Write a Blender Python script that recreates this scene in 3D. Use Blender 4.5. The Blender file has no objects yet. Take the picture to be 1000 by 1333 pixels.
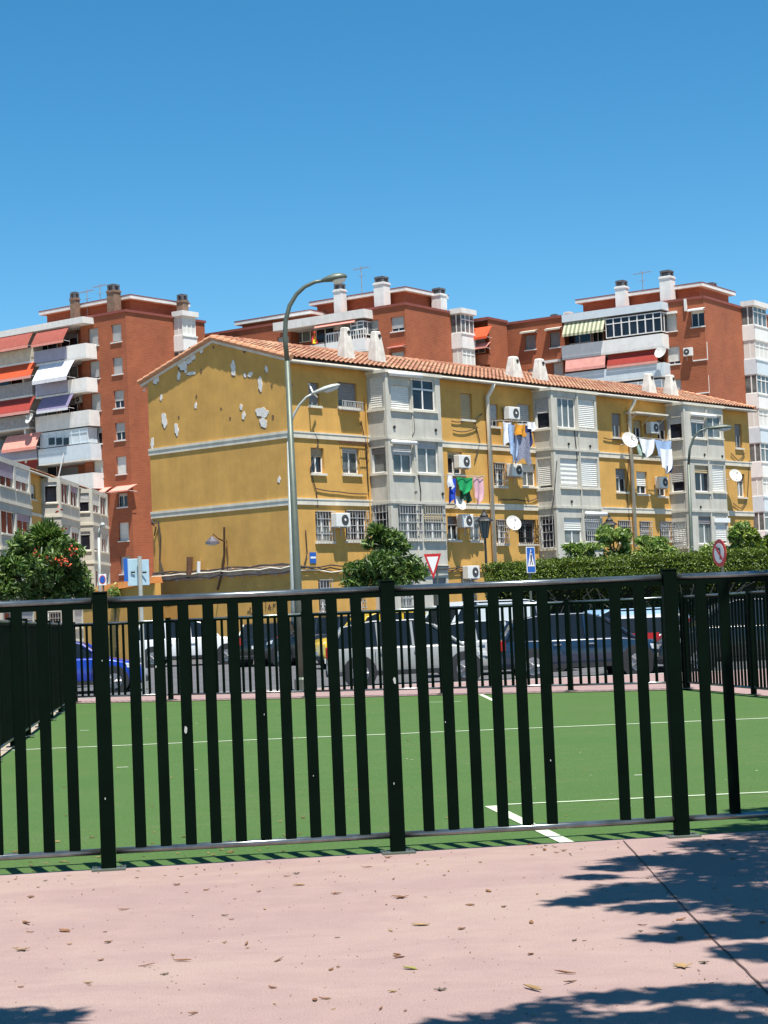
import bpy, bmesh, math, random
import numpy as np
from mathutils import Vector, Matrix
R = math.radians
rnd = random.Random(7)
nrs = np.random.RandomState(11)
S = bpy.context.scene
C = S.collection

# ------------------------------------------------------------------ camera
F = 2500.0; CX = 500.0; CY = 666.5; EYE = 1.5
ROLL = 0.043; PITCH = math.atan(141.3 / F)
_f = Vector((0, math.cos(PITCH), math.sin(PITCH)))
_u0 = Vector((0, -math.sin(PITCH), math.cos(PITCH)))
_r0 = Vector((1, 0, 0))
_r = _r0 * math.cos(ROLL) - _u0 * math.sin(ROLL)
_u = _u0 * math.cos(ROLL) + _r0 * math.sin(ROLL)
CAMP = Vector((0, 0, EYE))
cam = bpy.data.cameras.new('camera'); camo = bpy.data.objects.new('camera', cam); C.objects.link(camo)
cam.sensor_fit = 'HORIZONTAL'; cam.sensor_width = 36; cam.lens = 36 * F / 1000; cam.clip_end = 3000; cam.clip_start = 0.1
m = Matrix((( _r.x, _u.x, -_f.x, 0), (_r.y, _u.y, -_f.y, 0), (_r.z, _u.z, -_f.z, EYE), (0, 0, 0, 1)))
camo.matrix_world = m
S.camera = camo

# ------------------------------------------------------------------ light
SUN = Vector((0.112, -0.312, 0.9435)).normalized()
sun = bpy.data.lights.new('sun', 'SUN'); sun.energy = 5.0; sun.angle = R(0.53); sun.color = (1, 0.955, 0.88)
suno = bpy.data.objects.new('sun', sun); C.objects.link(suno)
suno.rotation_euler = (-SUN).to_track_quat('-Z', 'Y').to_euler(); suno.location = (0, 0, 60)
W = bpy.data.worlds.new('World'); S.world = W; W.use_nodes = True
nt = W.node_tree; nt.nodes.clear()
sky = nt.nodes.new('ShaderNodeTexSky'); sky.sky_type = 'NISHITA'; sky.sun_disc = False
sky.sun_elevation = math.asin(SUN.z); sky.sun_rotation = math.atan2(SUN.x, SUN.y)
sky.altitude = 2000; sky.air_density = 1.0; sky.dust_density = 0.0; sky.ozone_density = 2.0
bg = nt.nodes.new('ShaderNodeBackground'); bg.inputs[1].default_value = 0.087
wo = nt.nodes.new('ShaderNodeOutputWorld')
hs = nt.nodes.new('ShaderNodeHueSaturation'); hs.inputs['Saturation'].default_value = 1.35; hs.inputs['Hue'].default_value = 0.487
nt.links.new(sky.outputs[0], hs.inputs['Color']); nt.links.new(hs.outputs[0], bg.inputs[0]); nt.links.new(bg.outputs[0], wo.inputs[0])
S.view_settings.view_transform = 'Standard'; S.view_settings.look = 'None'
S.view_settings.exposure = 0.85; S.view_settings.gamma = 1; S.view_settings.use_curve_mapping = False

# ------------------------------------------------------------------ pixel helpers (a point of the photo on a real plane)
def ray(x, y): return (_f * F + _r * (x - CX) - _u * (y - CY)).normalized()
def on_z(x, y, z=0.0):
    d = ray(x, y); t = (z - EYE) / d.z; return CAMP + d * t
def at(x, y, Y):
    d = ray(x, y); return CAMP + d * (Y / d.y)

# ------------------------------------------------------------------ materials
def mat(name, col, rough=0.8, var=0.12, scale=3.0, bump=0.0, bscale=None, metal=0.0, spec=0.5, col2=None, streak=0.0, coat=0.0):
    M = bpy.data.materials.new(name); M.use_nodes = True
    t = M.node_tree; b = t.nodes['Principled BSDF']
    b.inputs['Roughness'].default_value = rough; b.inputs['Metallic'].default_value = metal
    b.inputs['Specular IOR Level'].default_value = spec; b.inputs['Coat Weight'].default_value = coat
    tc = t.nodes.new('ShaderNodeTexCoord')
    n = t.nodes.new('ShaderNodeTexNoise'); n.inputs['Scale'].default_value = scale; n.inputs['Detail'].default_value = 6; n.inputs['Roughness'].default_value = 0.65
    t.links.new(tc.outputs['Object'], n.inputs['Vector'])
    mx = t.nodes.new('ShaderNodeMix'); mx.data_type = 'RGBA'
    c2 = col2 if col2 else tuple(c * (1 + var) for c in col)
    c1 = col if col2 else tuple(c * (1 - var) for c in col)
    mx.inputs[6].default_value = (*c1, 1); mx.inputs[7].default_value = (*c2, 1)
    rp = t.nodes.new('ShaderNodeMapRange'); rp.inputs[1].default_value = 0.32; rp.inputs[2].default_value = 0.68
    t.links.new(n.outputs[0], rp.inputs[0]); t.links.new(rp.outputs[0], mx.inputs[0])
    out = mx.outputs[2]
    if streak > 0:
        mp = t.nodes.new('ShaderNodeMapping'); mp.inputs['Scale'].default_value = (2.2, 2.2, 0.25)
        n2 = t.nodes.new('ShaderNodeTexNoise'); n2.inputs['Scale'].default_value = 1.3; n2.inputs['Detail'].default_value = 8; n2.inputs['Roughness'].default_value = 0.7
        t.links.new(tc.outputs['Object'], mp.inputs[0]); t.links.new(mp.outputs[0], n2.inputs['Vector'])
        r2 = t.nodes.new('ShaderNodeMapRange'); r2.inputs[1].default_value = 0.45; r2.inputs[2].default_value = 0.75; r2.inputs[3].default_value = 0; r2.inputs[4].default_value = streak
        t.links.new(n2.outputs[0], r2.inputs[0])
        m2 = t.nodes.new('ShaderNodeMix'); m2.data_type = 'RGBA'; m2.inputs[7].default_value = (*[c * 0.45 for c in col], 1)
        t.links.new(r2.outputs[0], m2.inputs[0]); t.links.new(out, m2.inputs[6]); out = m2.outputs[2]
    t.links.new(out, b.inputs['Base Color'])
    if bump > 0:
        n3 = t.nodes.new('ShaderNodeTexNoise'); n3.inputs['Scale'].default_value = bscale or scale * 6; n3.inputs['Detail'].default_value = 5
        t.links.new(tc.outputs['Object'], n3.inputs['Vector'])
        bp = t.nodes.new('ShaderNodeBump'); bp.inputs['Strength'].default_value = bump; bp.inputs['Distance'].default_value = 0.02
        t.links.new(n3.outputs[0], bp.inputs['Height']); t.links.new(bp.outputs[0], b.inputs['Normal'])
    return M
def brickmat(name, c1, c2, mortar):
    M = bpy.data.materials.new(name); M.use_nodes = True; t = M.node_tree; b = t.nodes['Principled BSDF']; b.inputs['Roughness'].default_value = 0.85
    tc = t.nodes.new('ShaderNodeTexCoord'); sp = t.nodes.new('ShaderNodeSeparateXYZ'); ad = t.nodes.new('ShaderNodeMath'); cb = t.nodes.new('ShaderNodeCombineXYZ')
    t.links.new(tc.outputs['Object'], sp.inputs[0]); t.links.new(sp.outputs[0], ad.inputs[0]); t.links.new(sp.outputs[1], ad.inputs[1])
    t.links.new(ad.outputs[0], cb.inputs[0]); t.links.new(sp.outputs[2], cb.inputs[1])
    br = t.nodes.new('ShaderNodeTexBrick'); br.inputs['Scale'].default_value = 1.0; br.inputs['Brick Width'].default_value = 0.5; br.inputs['Row Height'].default_value = 0.14
    br.inputs['Mortar Size'].default_value = 0.014; br.inputs['Color1'].default_value = (*c1, 1); br.inputs['Color2'].default_value = (*c2, 1); br.inputs['Mortar'].default_value = (*mortar, 1)
    t.links.new(cb.outputs[0], br.inputs['Vector'])
    n = t.nodes.new('ShaderNodeTexNoise'); n.inputs['Scale'].default_value = 0.35; n.inputs['Detail'].default_value = 8; n.inputs['Roughness'].default_value = 0.7
    t.links.new(tc.outputs['Object'], n.inputs['Vector'])
    rp = t.nodes.new('ShaderNodeMapRange'); rp.inputs[1].default_value = 0.3; rp.inputs[2].default_value = 0.7; rp.inputs[3].default_value = 0.78; rp.inputs[4].default_value = 1.15
    t.links.new(n.outputs[0], rp.inputs[0])
    vm = t.nodes.new('ShaderNodeVectorMath'); vm.operation = 'SCALE'; t.links.new(br.outputs[0], vm.inputs[0]); t.links.new(rp.outputs[0], vm.inputs['Scale'])
    t.links.new(vm.outputs[0], b.inputs['Base Color'])
    return M
def tilemat(name, c1, c2, c3, px, py):
    M = bpy.data.materials.new(name); M.use_nodes = True; t = M.node_tree; b = t.nodes['Principled BSDF']; b.inputs['Roughness'].default_value = 0.85
    tc = t.nodes.new('ShaderNodeTexCoord'); vm = t.nodes.new('ShaderNodeVectorMath'); vm.operation = 'MULTIPLY'; vm.inputs[1].default_value = (1 / px, 1 / py, 0)
    fl = t.nodes.new('ShaderNodeVectorMath'); fl.operation = 'FLOOR'; wn = t.nodes.new('ShaderNodeTexWhiteNoise'); wn.noise_dimensions = '3D'
    t.links.new(tc.outputs['Object'], vm.inputs[0]); t.links.new(vm.outputs[0], fl.inputs[0]); t.links.new(fl.outputs[0], wn.inputs[0])
    cr = t.nodes.new('ShaderNodeValToRGB'); cr.color_ramp.elements[0].color = (*c1, 1); cr.color_ramp.elements[1].color = (*c3, 1)
    e = cr.color_ramp.elements.new(0.5); e.color = (*c2, 1)
    t.links.new(wn.outputs[0], cr.inputs[0]); 
    n = t.nodes.new('ShaderNodeTexNoise'); n.inputs['Scale'].default_value = 0.8; n.inputs['Detail'].default_value = 7
    t.links.new(tc.outputs['Object'], n.inputs['Vector'])
    rp = t.nodes.new('ShaderNodeMapRange'); rp.inputs[1].default_value = 0.3; rp.inputs[2].default_value = 0.7; rp.inputs[3].default_value = 0.7; rp.inputs[4].default_value = 1.2
    t.links.new(n.outputs[0], rp.inputs[0])
    v2 = t.nodes.new('ShaderNodeVectorMath'); v2.operation = 'SCALE'; t.links.new(cr.outputs[0], v2.inputs[0]); t.links.new(rp.outputs[0], v2.inputs['Scale'])
    t.links.new(v2.outputs[0], b.inputs['Base Color'])
    return M
def leafmat(name, c1, c2, c3, trans=0.35):
    M = bpy.data.materials.new(name); M.use_nodes = True; t = M.node_tree; b = t.nodes['Principled BSDF']; b.inputs['Roughness'].default_value = 0.45
    g = t.nodes.new('ShaderNodeNewGeometry'); cr = t.nodes.new('ShaderNodeValToRGB')
    cr.color_ramp.elements[0].color = (*c1, 1); cr.color_ramp.elements[1].color = (*c3, 1); e = cr.color_ramp.elements.new(0.55); e.color = (*c2, 1)
    t.links.new(g.outputs['Random Per Island'], cr.inputs[0]); t.links.new(cr.outputs[0], b.inputs['Base Color'])
    tr = t.nodes.new('ShaderNodeBsdfTranslucent'); t.links.new(cr.outputs[0], tr.inputs[0])
    ms = t.nodes.new('ShaderNodeMixShader'); ms.inputs[0].default_value = trans
    t.links.new(b.outputs[0], ms.inputs[1]); t.links.new(tr.outputs[0], ms.inputs[2]); t.links.new(ms.outputs[0], t.nodes['Material Output'].inputs[0])
    return M
def stripemat(name, c1, c2, period, axis=1):
    M = bpy.data.materials.new(name); M.use_nodes = True; t = M.node_tree; b = t.nodes['Principled BSDF']; b.inputs['Roughness'].default_value = 0.9
    tc = t.nodes.new('ShaderNodeTexCoord'); sp = t.nodes.new('ShaderNodeSeparateXYZ'); t.links.new(tc.outputs['Object'], sp.inputs[0])
    d = t.nodes.new('ShaderNodeMath'); d.operation = 'DIVIDE'; d.inputs[1].default_value = period; t.links.new(sp.outputs[axis], d.inputs[0])
    fr = t.nodes.new('ShaderNodeMath'); fr.operation = 'FRACT'; t.links.new(d.outputs[0], fr.inputs[0])
    gt = t.nodes.new('ShaderNodeMath'); gt.operation = 'GREATER_THAN'; gt.inputs[1].default_value = 0.5; t.links.new(fr.outputs[0], gt.inputs[0])
    mx = t.nodes.new('ShaderNodeMix'); mx.data_type = 'RGBA'; mx.inputs[6].default_value = (*c1, 1); mx.inputs[7].default_value = (*c2, 1)
    t.links.new(gt.outputs[0], mx.inputs[0]); t.links.new(mx.outputs[2], b.inputs['Base Color'])
    return M

OCHRE = mat('ochre_render', (0.57, 0.318, 0.078), 0.9, 0.13, 0.9, bump=0.3, bscale=20, streak=0.22)
CHIM = mat('weathered_chimney_render', (0.60, 0.58, 0.52), 0.95, 0.2, 2.5, streak=0.5)
DISHM = mat('aged_dish_paint', (0.56, 0.55, 0.51), 0.6, 0.15, 4)
COWL = mat('sooty_cowl', (0.10, 0.10, 0.11), 0.8, 0.3, 3)
CREAM = mat('cream_pipe_paint', (0.74, 0.67, 0.54), 0.6, 0.15, 1.5)
GREYW = mat('grey_render', (0.51, 0.485, 0.415), 0.9, 0.12, 1.2, bump=0.2, bscale=20, streak=0.4)
BAND = mat('band_concrete', (0.66, 0.61, 0.50), 0.9, 0.12, 1.5, streak=0.35)
BRICK = brickmat('red_brick', (0.29, 0.070, 0.026), (0.345, 0.090, 0.034), (0.34, 0.14, 0.075))
BRICKD = mat('brown_brick', (0.20, 0.13, 0.09), 0.9, 0.3, 3)
TILE = tilemat('terracotta_tiles', (0.26, 0.10, 0.055), (0.36, 0.165, 0.095), (0.42, 0.26, 0.155), 0.3, 0.42)
TERRA = mat('terracotta', (0.55, 0.26, 0.14), 0.85, 0.2, 4)
WHITE = mat('white_paint', (0.78, 0.77, 0.74), 0.6, 0.06, 2, streak=0.15)
WHITER = mat('white_render', (0.70, 0.69, 0.66), 0.9, 0.08, 1.5, streak=0.3)
PALEB = mat('pale_blue_panel', (0.60, 0.67, 0.71), 0.5, 0.06, 2, streak=0.12)
LILAC = mat('lilac_glass_panel', (0.30, 0.29, 0.38), 0.35, 0.1, 2)
GREYP = mat('grey_panel', (0.28, 0.28, 0.29), 0.6, 0.2, 3)
BEIGE = mat('beige_panel', (0.50, 0.46, 0.38), 0.8, 0.15, 2)
SHUT = mat('grey_shutter', (0.42, 0.42, 0.41), 0.6, 0.1, 6)
SHUTW = mat('pale_shutter', (0.66, 0.65, 0.60), 0.6, 0.08, 6)
SHUTB = mat('tan_shutter', (0.40, 0.31, 0.18), 0.6, 0.1, 6)
SHUTD = mat('dark_shutter', (0.20, 0.19, 0.19), 0.6, 0.1, 6)
GLASS = mat('window_glass', (0.014, 0.016, 0.024), 0.08, 0.5, 0.9, spec=0.45)
CURT = mat('curtained_glass', (0.045, 0.06, 0.062), 0.12, 0.35, 1.1, spec=0.5, col2=(0.20, 0.215, 0.21))
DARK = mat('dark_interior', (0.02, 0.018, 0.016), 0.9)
IRON = mat('iron_bars', (0.45, 0.44, 0.42), 0.6, 0.1, 5)
IROND = mat('black_iron', (0.02, 0.02, 0.02), 0.5)
RUST = mat('rusty_bracket', (0.13, 0.06, 0.03), 0.8, 0.3, 10)
CABLE = mat('black_cable', (0.035, 0.03, 0.03), 0.7)
ACW = mat('white_air_conditioner', (0.72, 0.71, 0.67), 0.5, 0.06, 4)
FAN = mat('dark_fan_grille', (0.05, 0.05, 0.05), 0.6)
PATCH = mat('bare_plaster', (0.74, 0.70, 0.64), 0.95, 0.16, 5, bump=0.5)
PATCHE = mat('brown_plaster_edge', (0.17, 0.10, 0.05), 0.95, 0.2, 5)
PLINTH = mat('worn_plinth', (0.34, 0.20, 0.15), 0.95, 0.25, 2.2, bump=0.4, col2=(0.62, 0.50, 0.38))
REDAWN = mat('red_awning', (0.30, 0.035, 0.025), 0.9, 0.1, 2)
ORAWN = mat('orange_awning', (0.58, 0.075, 0.02), 0.9, 0.1, 2)
BROAWN = mat('brick_red_awning', (0.30, 0.075, 0.055), 0.9, 0.1, 2)
PINKAWN = mat('pink_awning', (0.68, 0.32, 0.27), 0.9, 0.1, 2)
SALAWN = mat('salmon_awning', (0.72, 0.28, 0.22), 0.9, 0.1, 2)
WHAWN = mat('white_awning', (0.66, 0.66, 0.70), 0.9, 0.1, 2)
PURAWN = mat('purple_awning', (0.20, 0.17, 0.28), 0.9, 0.1, 2)
STAWN = stripemat('striped_awning', (0.55, 0.52, 0.36), (0.20, 0.23, 0.14), 0.42, 1)
FENCE = mat('dark_green_paint', (0.001, 0.005, 0.0025), 0.6, 0.3, 3, spec=0.05)
FENCER = mat('worn_steel_rail', (0.22, 0.24, 0.24), 0.28, 0.35, 5, metal=0.85, spec=0.7)
GALV = mat('galvanised_steel', (0.105, 0.125, 0.10), 0.5, 0.15, 3, metal=0.35)
GALVP = mat('pale_galvanised_steel', (0.40, 0.42, 0.38), 0.5, 0.12, 3, metal=0.2)
LAMPW = mat('lamp_glass', (0.60, 0.63, 0.62), 0.25, 0.08, 3)
SIGNB = mat('sign_blue', (0.01, 0.10, 0.42), 0.4, 0.05, 3)
SIGNR = mat('sign_red', (0.50, 0.02, 0.02), 0.4, 0.05, 3)
SIGNW = mat('sign_white', (0.78, 0.78, 0.76), 0.4, 0.03, 3)
SIGNK = mat('sign_black', (0.01, 0.01, 0.01), 0.4)
SIGNBACK = mat('pale_blue_sign_back', (0.36, 0.52, 0.60), 0.5, 0.08, 4)
BARK = mat('bark', (0.12, 0.09, 0.06), 0.9, 0.3, 8, bump=0.6)
DEADLEAF = mat('dry_leaf', (0.10, 0.045, 0.018), 0.8, 0.35, 30, col2=(0.27, 0.12, 0.045))
DEADLEAFY = mat('yellow_leaf', (0.30, 0.19, 0.08), 0.8, 0.2, 9)
LEAFG = leafmat('tree_leaves', (0.02, 0.05, 0.006), (0.07, 0.145, 0.022), (0.24, 0.34, 0.09))
LEAFH = leafmat('hedge_leaves', (0.02, 0.045, 0.004), (0.085, 0.135, 0.010), (0.24, 0.32, 0.03), 0.2)
LEAFY = leafmat('shrub_leaves', (0.04, 0.09, 0.012), (0.16, 0.28, 0.04), (0.46, 0.52, 0.17))
LEAFD = leafmat('plane_tree_leaves', (0.03, 0.06, 0.012), (0.06, 0.11, 0.02), (0.10, 0.16, 0.03), 0.05)
FLOWER = mat('orange_flowers', (0.50, 0.07, 0.025), 0.7, 0.2, 5)
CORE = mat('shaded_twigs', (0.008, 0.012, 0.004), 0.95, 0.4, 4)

# ------------------------------------------------------------------ mesh helpers
class MB:
    def __init__(s): s.v = []; s.f = []
    def add(s, vs, fs):
        b = len(s.v); s.v += [tuple(v) for v in vs]; s.f += [tuple(i + b for i in f) for f in fs]; return s
    def hexa(s, p):   # 8 points: bottom 4 ccw, top 4
        return s.add(p, [(3, 2, 1, 0), (4, 5, 6, 7), (0, 1, 5, 4), (1, 2, 6, 5), (2, 3, 7, 6), (3, 0, 4, 7)])
    def box(s, x0, x1, y0, y1, z0, z1):
        return s.hexa([(x0, y0, z0), (x1, y0, z0), (x1, y1, z0), (x0, y1, z0), (x0, y0, z1), (x1, y0, z1), (x1, y1, z1), (x0, y1, z1)])
    def tube(s, pts, r, n=8, caps=True):
        pts = [Vector(p) for p in pts]; rs = r if isinstance(r, (list, tuple)) else [r] * len(pts)
        b = len(s.v); N = None
        for i, p in enumerate(pts):
            d = (pts[min(i + 1, len(pts) - 1)] - pts[max(i - 1, 0)]).normalized()
            if N is None:
                N = d.orthogonal().normalized()
            else:
                N = (N - d * N.dot(d)).normalized()
            B = d.cross(N)
            for k in range(n):
                a = 2 * math.pi * k / n; q = p + (N * math.cos(a) + B * math.sin(a)) * rs[i]; s.v.append(tuple(q))
        for i in range(len(pts) - 1):
            for k in range(n):
                a = b + i * n + k; c = b + i * n + (k + 1) % n; s.f.append((a, c, c + n, a + n))
        if caps:
            s.f.append(tuple(b + k for k in reversed(range(n)))); e = b + (len(pts) - 1) * n; s.f.append(tuple(e + k for k in range(n)))
        return s
    def lathe(s, prof, n=16, M=None):   # prof (r,z) about z ; M matrix
        b = len(s.v)
        for r_, z in prof:
            for k in range(n):
                a = 2 * math.pi * k / n; q = Vector((r_ * math.cos(a), r_ * math.sin(a), z))
                if M: q = M @ q
                s.v.append(tuple(q))
        for i in range(len(prof) - 1):
            for k in range(n):
                a = b + i * n + k; c = b + i * n + (k + 1) % n; s.f.append((a, c, c + n, a + n))
        s.f.append(tuple(b + k for k in reversed(range(n)))); e = b + (len(prof) - 1) * n; s.f.append(tuple(e + k for k in range(n)))
        return s
    def slab(s, poly, d):   # closed prism: polygon (3d pts) extruded by vector d
        n = len(poly); d = Vector(d); p = [Vector(q) for q in poly]
        return s.add(p + [q + d for q in p], [tuple(reversed(range(n))), tuple(range(n, 2 * n))] + [(i, (i + 1) % n, (i + 1) % n + n, i + n) for i in range(n)])
    def build(s, name, m, parent=None, smooth=False, fixn=True):
        me = bpy.data.meshes.new(name); me.from_pydata(s.v, [], s.f); me.materials.append(m)
        if fixn and len(s.f) < 20000:
            bm = bmesh.new(); bm.from_mesh(me); bmesh.ops.recalc_face_normals(bm, faces=bm.faces); bm.to_mesh(me); bm.free()
        if smooth:
            me.polygons.foreach_set('use_smooth', [True] * len(me.polygons))
        o = bpy.data.objects.new(name, me); C.objects.link(o)
        if parent: o.parent = parent
        return o
def tag(o, label=None, cat=None, group=None, kind=None):
    if label: o['label'] = label
    if cat: o['category'] = cat
    if group: o['group'] = group
    if kind: o['kind'] = kind
    return o
def thing(name, label, cat, loc=(0, 0, 0), rz=0, group=None):
    o = bpy.data.objects.new(name, None); C.objects.link(o); o.location = loc; o.rotation_euler = (0, 0, rz)
    return tag(o, label, cat, group)
def kids(o): return list(o.children)
def copy_tree(o, parent=None):
    c = o.copy(); C.objects.link(c); c.parent = parent
    for ch in kids(o): copy_tree(ch, c)
    return c
def bevel(o, w, seg=2, smooth=True):
    m_ = o.modifiers.new('bevel', 'BEVEL'); m_.width = w; m_.segments = seg; m_.limit_method = 'ANGLE'; m_.angle_limit = R(35)
    return o

# ================================================================== SETTING
def gz(Y): return 0.0 if Y < 50 else min(0.3, (Y - 50) / 24 * 0.3)
def sheet(name, pts, z, m, kind='structure'):
    b = MB(); b.add([(p[0], p[1], z if len(p) < 3 else p[2]) for p in pts], [tuple(range(len(pts)))])
    return tag(b.build(name, m), kind=kind)
GROUND = mat('dusty_ground', (0.30, 0.25, 0.19), 0.95, 0.15, 0.3)
ASPH = mat('asphalt', (0.085, 0.085, 0.09), 0.9, 0.2, 0.8, bump=0.4, bscale=40)
PAVE = mat('pink_pavers', (0.27, 0.18, 0.165), 0.9, 0.12, 2.5)
KERB = mat('kerb_concrete', (0.46, 0.44, 0.40), 0.9, 0.12, 2)
# painted concrete of the near plaza
def plaza_mat():
    M = mat('pink_concrete', (0.285, 0.195, 0.172), 0.85, 0.07, 5.0, bump=0.35, bscale=90)
    t = M.node_tree; b = t.nodes['Principled BSDF']; src = b.inputs['Base Color'].links[0].from_socket
    tc = t.nodes.new('ShaderNodeTexCoord')
    n = t.nodes.new('ShaderNodeTexNoise'); n.inputs['Scale'].default_value = 38; n.inputs['Detail'].default_value = 4; n.inputs['Roughness'].default_value = 0.8
    t.links.new(tc.outputs['Object'], n.inputs['Vector'])
    r = t.nodes.new('ShaderNodeMapRange'); r.inputs[1].default_value = 0.66; r.inputs[2].default_value = 0.84; r.inputs[4].default_value = 0.25
    t.links.new(n.outputs[0], r.inputs[0])
    n2 = t.nodes.new('ShaderNodeTexNoise'); n2.inputs['Scale'].default_value = 1.4; n2.inputs['Detail'].default_value = 9; n2.inputs['Distortion'].default_value = 1.0
    t.links.new(tc.outputs['Object'], n2.inputs['Vector'])
    r2 = t.nodes.new('ShaderNodeMapRange'); r2.inputs[1].default_value = 0.35; r2.inputs[2].default_value = 0.7; r2.inputs[4].default_value = 0.5
    t.links.new(n2.outputs[0], r2.inputs[0])
    a = t.nodes.new('ShaderNodeMix'); a.data_type = 'RGBA'; a.inputs[7].default_value = (0.15, 0.10, 0.08, 1); t.links.new(r.outputs[0], a.inputs[0]); t.links.new(src, a.inputs[6])
    c = t.nodes.new('ShaderNodeMix'); c.data_type = 'RGBA'; c.inputs[7].default_value = (0.25, 0.165, 0.16, 1); t.links.new(r2.outputs[0], c.inputs[0]); t.links.new(a.outputs[2], c.inputs[6])
    mp = t.nodes.new('ShaderNodeMapping'); mp.inputs['Scale'].default_value = (0.55, 1.0, 1)
    n3 = t.nodes.new('ShaderNodeTexNoise'); n3.inputs['Scale'].default_value = 0.8; n3.inputs['Detail'].default_value = 12; n3.inputs['Roughness'].default_value = 0.72; n3.inputs['Distortion'].default_value = 0.6
    t.links.new(tc.outputs['Object'], mp.inputs[0]); t.links.new(mp.outputs[0], n3.inputs['Vector'])
    r3 = t.nodes.new('ShaderNodeMapRange'); r3.inputs[1].default_value = 0.48; r3.inputs[2].default_value = 0.62; r3.inputs[4].default_value = 0.55
    t.links.new(n3.outputs[0], r3.inputs[0])
    c3 = t.nodes.new('ShaderNodeMix'); c3.data_type = 'RGBA'; c3.inputs[7].default_value = (0.33, 0.245, 0.205, 1); t.links.new(r3.outputs[0], c3.inputs[0]); t.links.new(c.outputs[2], c3.inputs[6])
    n4 = t.nodes.new('ShaderNodeTexNoise'); n4.inputs['Scale'].default_value = 140; n4.inputs['Detail'].default_value = 2
    t.links.new(tc.outputs['Object'], n4.inputs['Vector'])
    r4 = t.nodes.new('ShaderNodeMapRange'); r4.inputs[1].default_value = 0.3; r4.inputs[2].default_value = 0.7; r4.inputs[3].default_value = 0.78; r4.inputs[4].default_value = 1.2
    t.links.new(n4.outputs[0], r4.inputs[0])
    v = t.nodes.new('ShaderNodeVectorMath'); v.operation = 'SCALE'; t.links.new(c3.outputs[2], v.inputs[0]); t.links.new(r4.outputs[0], v.inputs['Scale'])
    t.links.new(v.outputs[0], b.inputs['Base Color'])
    return M
PLAZA = plaza_mat()
def turf_mat():
    M = mat('artificial_turf', (0.062, 0.125, 0.030), 0.9, 0.10, 0.5, bump=0.8, bscale=90, spec=0.2)
    t = M.node_tree; b = t.nodes['Principled BSDF']; src = b.inputs['Base Color'].links[0].from_socket
    tc = t.nodes.new('ShaderNodeTexCoord'); mp = t.nodes.new('ShaderNodeMapping'); mp.inputs['Scale'].default_value = (0.25, 2.2, 1)
    n = t.nodes.new('ShaderNodeTexNoise'); n.inputs['Scale'].default_value = 1.0; n.inputs['Detail'].default_value = 7; n.inputs['Roughness'].default_value = 0.7
    t.links.new(tc.outputs['Object'], mp.inputs[0]); t.links.new(mp.outputs[0], n.inputs['Vector'])
    r = t.nodes.new('ShaderNodeMapRange'); r.inputs[1].default_value = 0.35; r.inputs[2].default_value = 0.7; r.inputs[4].default_value = 0.45
    t.links.new(n.outputs[0], r.inputs[0])
    a = t.nodes.new('ShaderNodeMix'); a.data_type = 'RGBA'; a.inputs[7].default_value = (0.085, 0.14, 0.042, 1); t.links.new(r.outputs[0], a.inputs[0]); t.links.new(src, a.inputs[6])
    n4 = t.nodes.new('ShaderNodeTexNoise'); n4.inputs['Scale'].default_value = 45; n4.inputs['Detail'].default_value = 3
    t.links.new(tc.outputs['Object'], n4.inputs['Vector'])
    r4 = t.nodes.new('ShaderNodeMapRange'); r4.inputs[1].default_value = 0.3; r4.inputs[2].default_value = 0.7; r4.inputs[3].default_value = 0.8; r4.inputs[4].default_value = 1.2
    t.links.new(n4.outputs[0], r4.inputs[0])
    n5 = t.nodes.new('ShaderNodeTexNoise'); n5.inputs['Scale'].default_value = 3.5; n5.inputs['Detail'].default_value = 9; n5.inputs['Roughness'].default_value = 0.75
    t.links.new(tc.outputs['Object'], n5.inputs['Vector'])
    r5 = t.nodes.new('ShaderNodeMapRange'); r5.inputs[1].default_value = 0.52; r5.inputs[2].default_value = 0.72; r5.inputs[4].default_value = 0.6
    t.links.new(n5.outputs[0], r5.inputs[0])
    m5 = t.nodes.new('ShaderNodeMix'); m5.data_type = 'RGBA'; m5.inputs[7].default_value = (0.115, 0.14, 0.065, 1); t.links.new(r5.outputs[0], m5.inputs[0]); t.links.new(a.outputs[2], m5.inputs[6])
    n6 = t.nodes.new('ShaderNodeTexNoise'); n6.inputs['Scale'].default_value = 0.5; n6.inputs['Detail'].default_value = 5
    t.links.new(tc.outputs['Object'], n6.inputs['Vector'])
    r6 = t.nodes.new('ShaderNodeMapRange'); r6.inputs[1].default_value = 0.4; r6.inputs[2].default_value = 0.65; r6.inputs[4].default_value = 0.5
    t.links.new(n6.outputs[0], r6.inputs[0])
    m6 = t.nodes.new('ShaderNodeMix'); m6.data_type = 'RGBA'; m6.inputs[7].default_value = (0.045, 0.105, 0.025, 1); t.links.new(r6.outputs[0], m6.inputs[0]); t.links.new(m5.outputs[2], m6.inputs[6])
    v = t.nodes.new('ShaderNodeVectorMath'); v.operation = 'SCALE'; t.links.new(m6.outputs[2], v.inputs[0]); t.links.new(r4.outputs[0], v.inputs['Scale'])
    t.links.new(v.outputs[0], b.inputs['Base Color'])
    return M
TURF = turf_mat()
LINE = mat('white_court_paint', (0.46, 0.53, 0.38), 0.9, 0.12, 4)

# fence geometry on the ground
NF = [on_z(142, 1132), on_z(518, 1110), on_z(888, 1089)]
nd = (NF[2] - NF[0]).normalized()
NFl = NF[0] - nd * 1.86; NFl2 = NFl - nd * 3.72; NFr = NF[2] + nd * 1.86; NFr2 = NFr + nd * 5.58
FL = on_z(98, 914); FR = on_z(893, 896); RR = on_z(1000, 906)
rd = (RR - FR).normalized(); RE = FR + rd * 12.0
LP = on_z(0, 985); ld = (LP - FL).normalized(); LE = FL + ld * 24.0

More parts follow.
